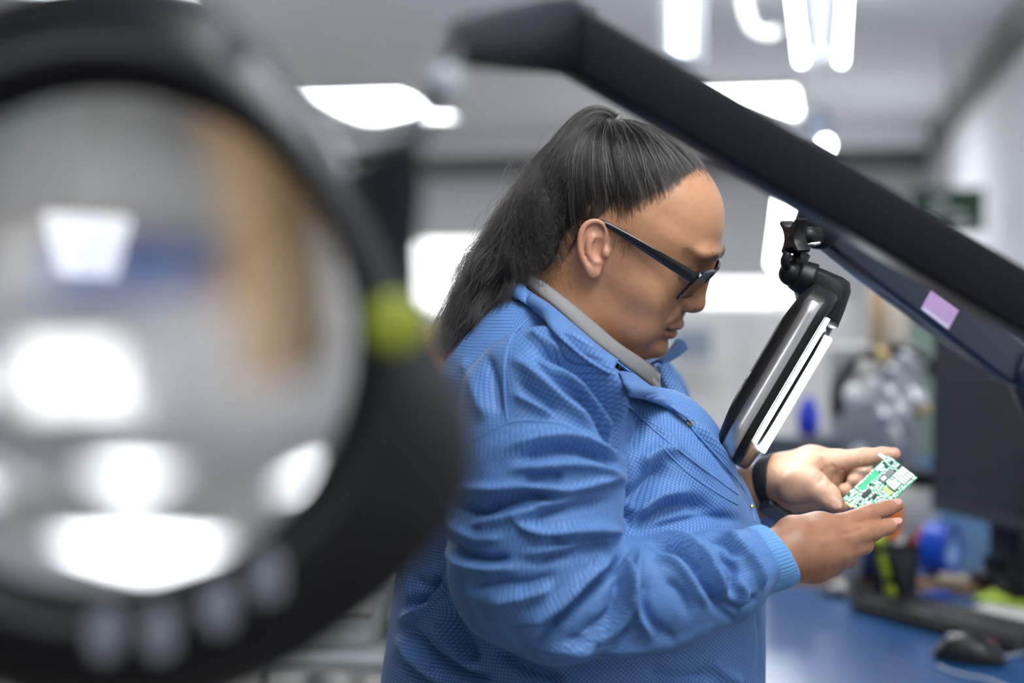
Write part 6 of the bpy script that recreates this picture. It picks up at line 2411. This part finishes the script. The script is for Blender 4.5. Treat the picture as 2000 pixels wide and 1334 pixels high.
for px, D, z, col, lab in ((790, 4.55, 0.94, (0.16, 0.26, 0.12), 'green parts bin behind the ponytail'), (842, 4.53, 0.94, (0.60, 0.22, 0.05), 'orange parts bin behind the ponytail'), (895, 4.5, 0.94, (0.45, 0.06, 0.04), 'red parts bin behind the shoulder')):
    box_on(px, D, 1.17, (0.075, 0.16, 0.11), 'parts_bin', lab, 'bin', col)
sh_ = P(840, 700, 4.5)
rk = empty('storage_rack', np.array([sh_[0], sh_[1], 0]))
tag(rk, 'grey storage rack behind the woman carrying coloured bins', 'rack')
for z in (0.25, 0.72, 1.155):
    MB().box(np.array([sh_[0], sh_[1], z]), (0.62, 0.34, 0.024), (RX, RY, UPZ)).build('shelf', mat('galvanised', (0.42, 0.44, 0.44), 0.4, 0.5), rk, smooth=False)
for sx_ in (-1, 1):
    for sy_ in (-1, 1):
        MB().box(np.array([sh_[0], sh_[1], 0.60]) + RX * sx_ * 0.30 + RY * sy_ * 0.16, (0.025, 0.025, 1.2), (RX, RY, UPZ)).build('upright', M_grey, rk, smooth=False)
# cart with grey trays low behind the woman
ct_ = P(700, 1200, 2.35)
cr = empty('tray_cart', np.array([ct_[0], ct_[1], 0]))
tag(cr, 'grey tray cart low behind the jacket hem', 'cart')
for z in (0.30, 0.62, 0.86):
    MB().box(np.array([ct_[0], ct_[1], z]), (0.50, 0.36, 0.02), (RX, RY, UPZ)).build('shelf', mat('pale_grey_tray', (0.34, 0.36, 0.36), 0.5), cr, smooth=False)
for sx_ in (-1, 1):
    for sy_ in (-1, 1):
        MB().tube([np.array([ct_[0], ct_[1], 0.0]) + RX * sx_ * 0.238 + RY * sy_ * 0.165, np.array([ct_[0], ct_[1], 1.02]) + RX * sx_ * 0.238 + RY * sy_ * 0.165], 0.010, 10).build('post', M_brushed, cr)
for i, (dx_, dy_, col, lab) in enumerate(((-0.145, -0.02, (0.36, 0.40, 0.40), 'pale grey tray bin on the cart, left'), (0.0, 0.0, (0.42, 0.45, 0.44), 'pale grey tray bin on the cart, middle'), (0.145, 0.02, (0.30, 0.33, 0.33), 'pale grey tray bin on the cart, right'))):
    q = np.array([ct_[0], ct_[1], 0.871]) + RX * dx_ + RY * dy_
    x_, y_, d_ = project(q[None])
    box_on(float(x_[0]), float(d_[0]), 0.871, (0.125, 0.24, 0.10), 'parts_bin', lab, 'bin', col, 'grey bins on the tray cart')
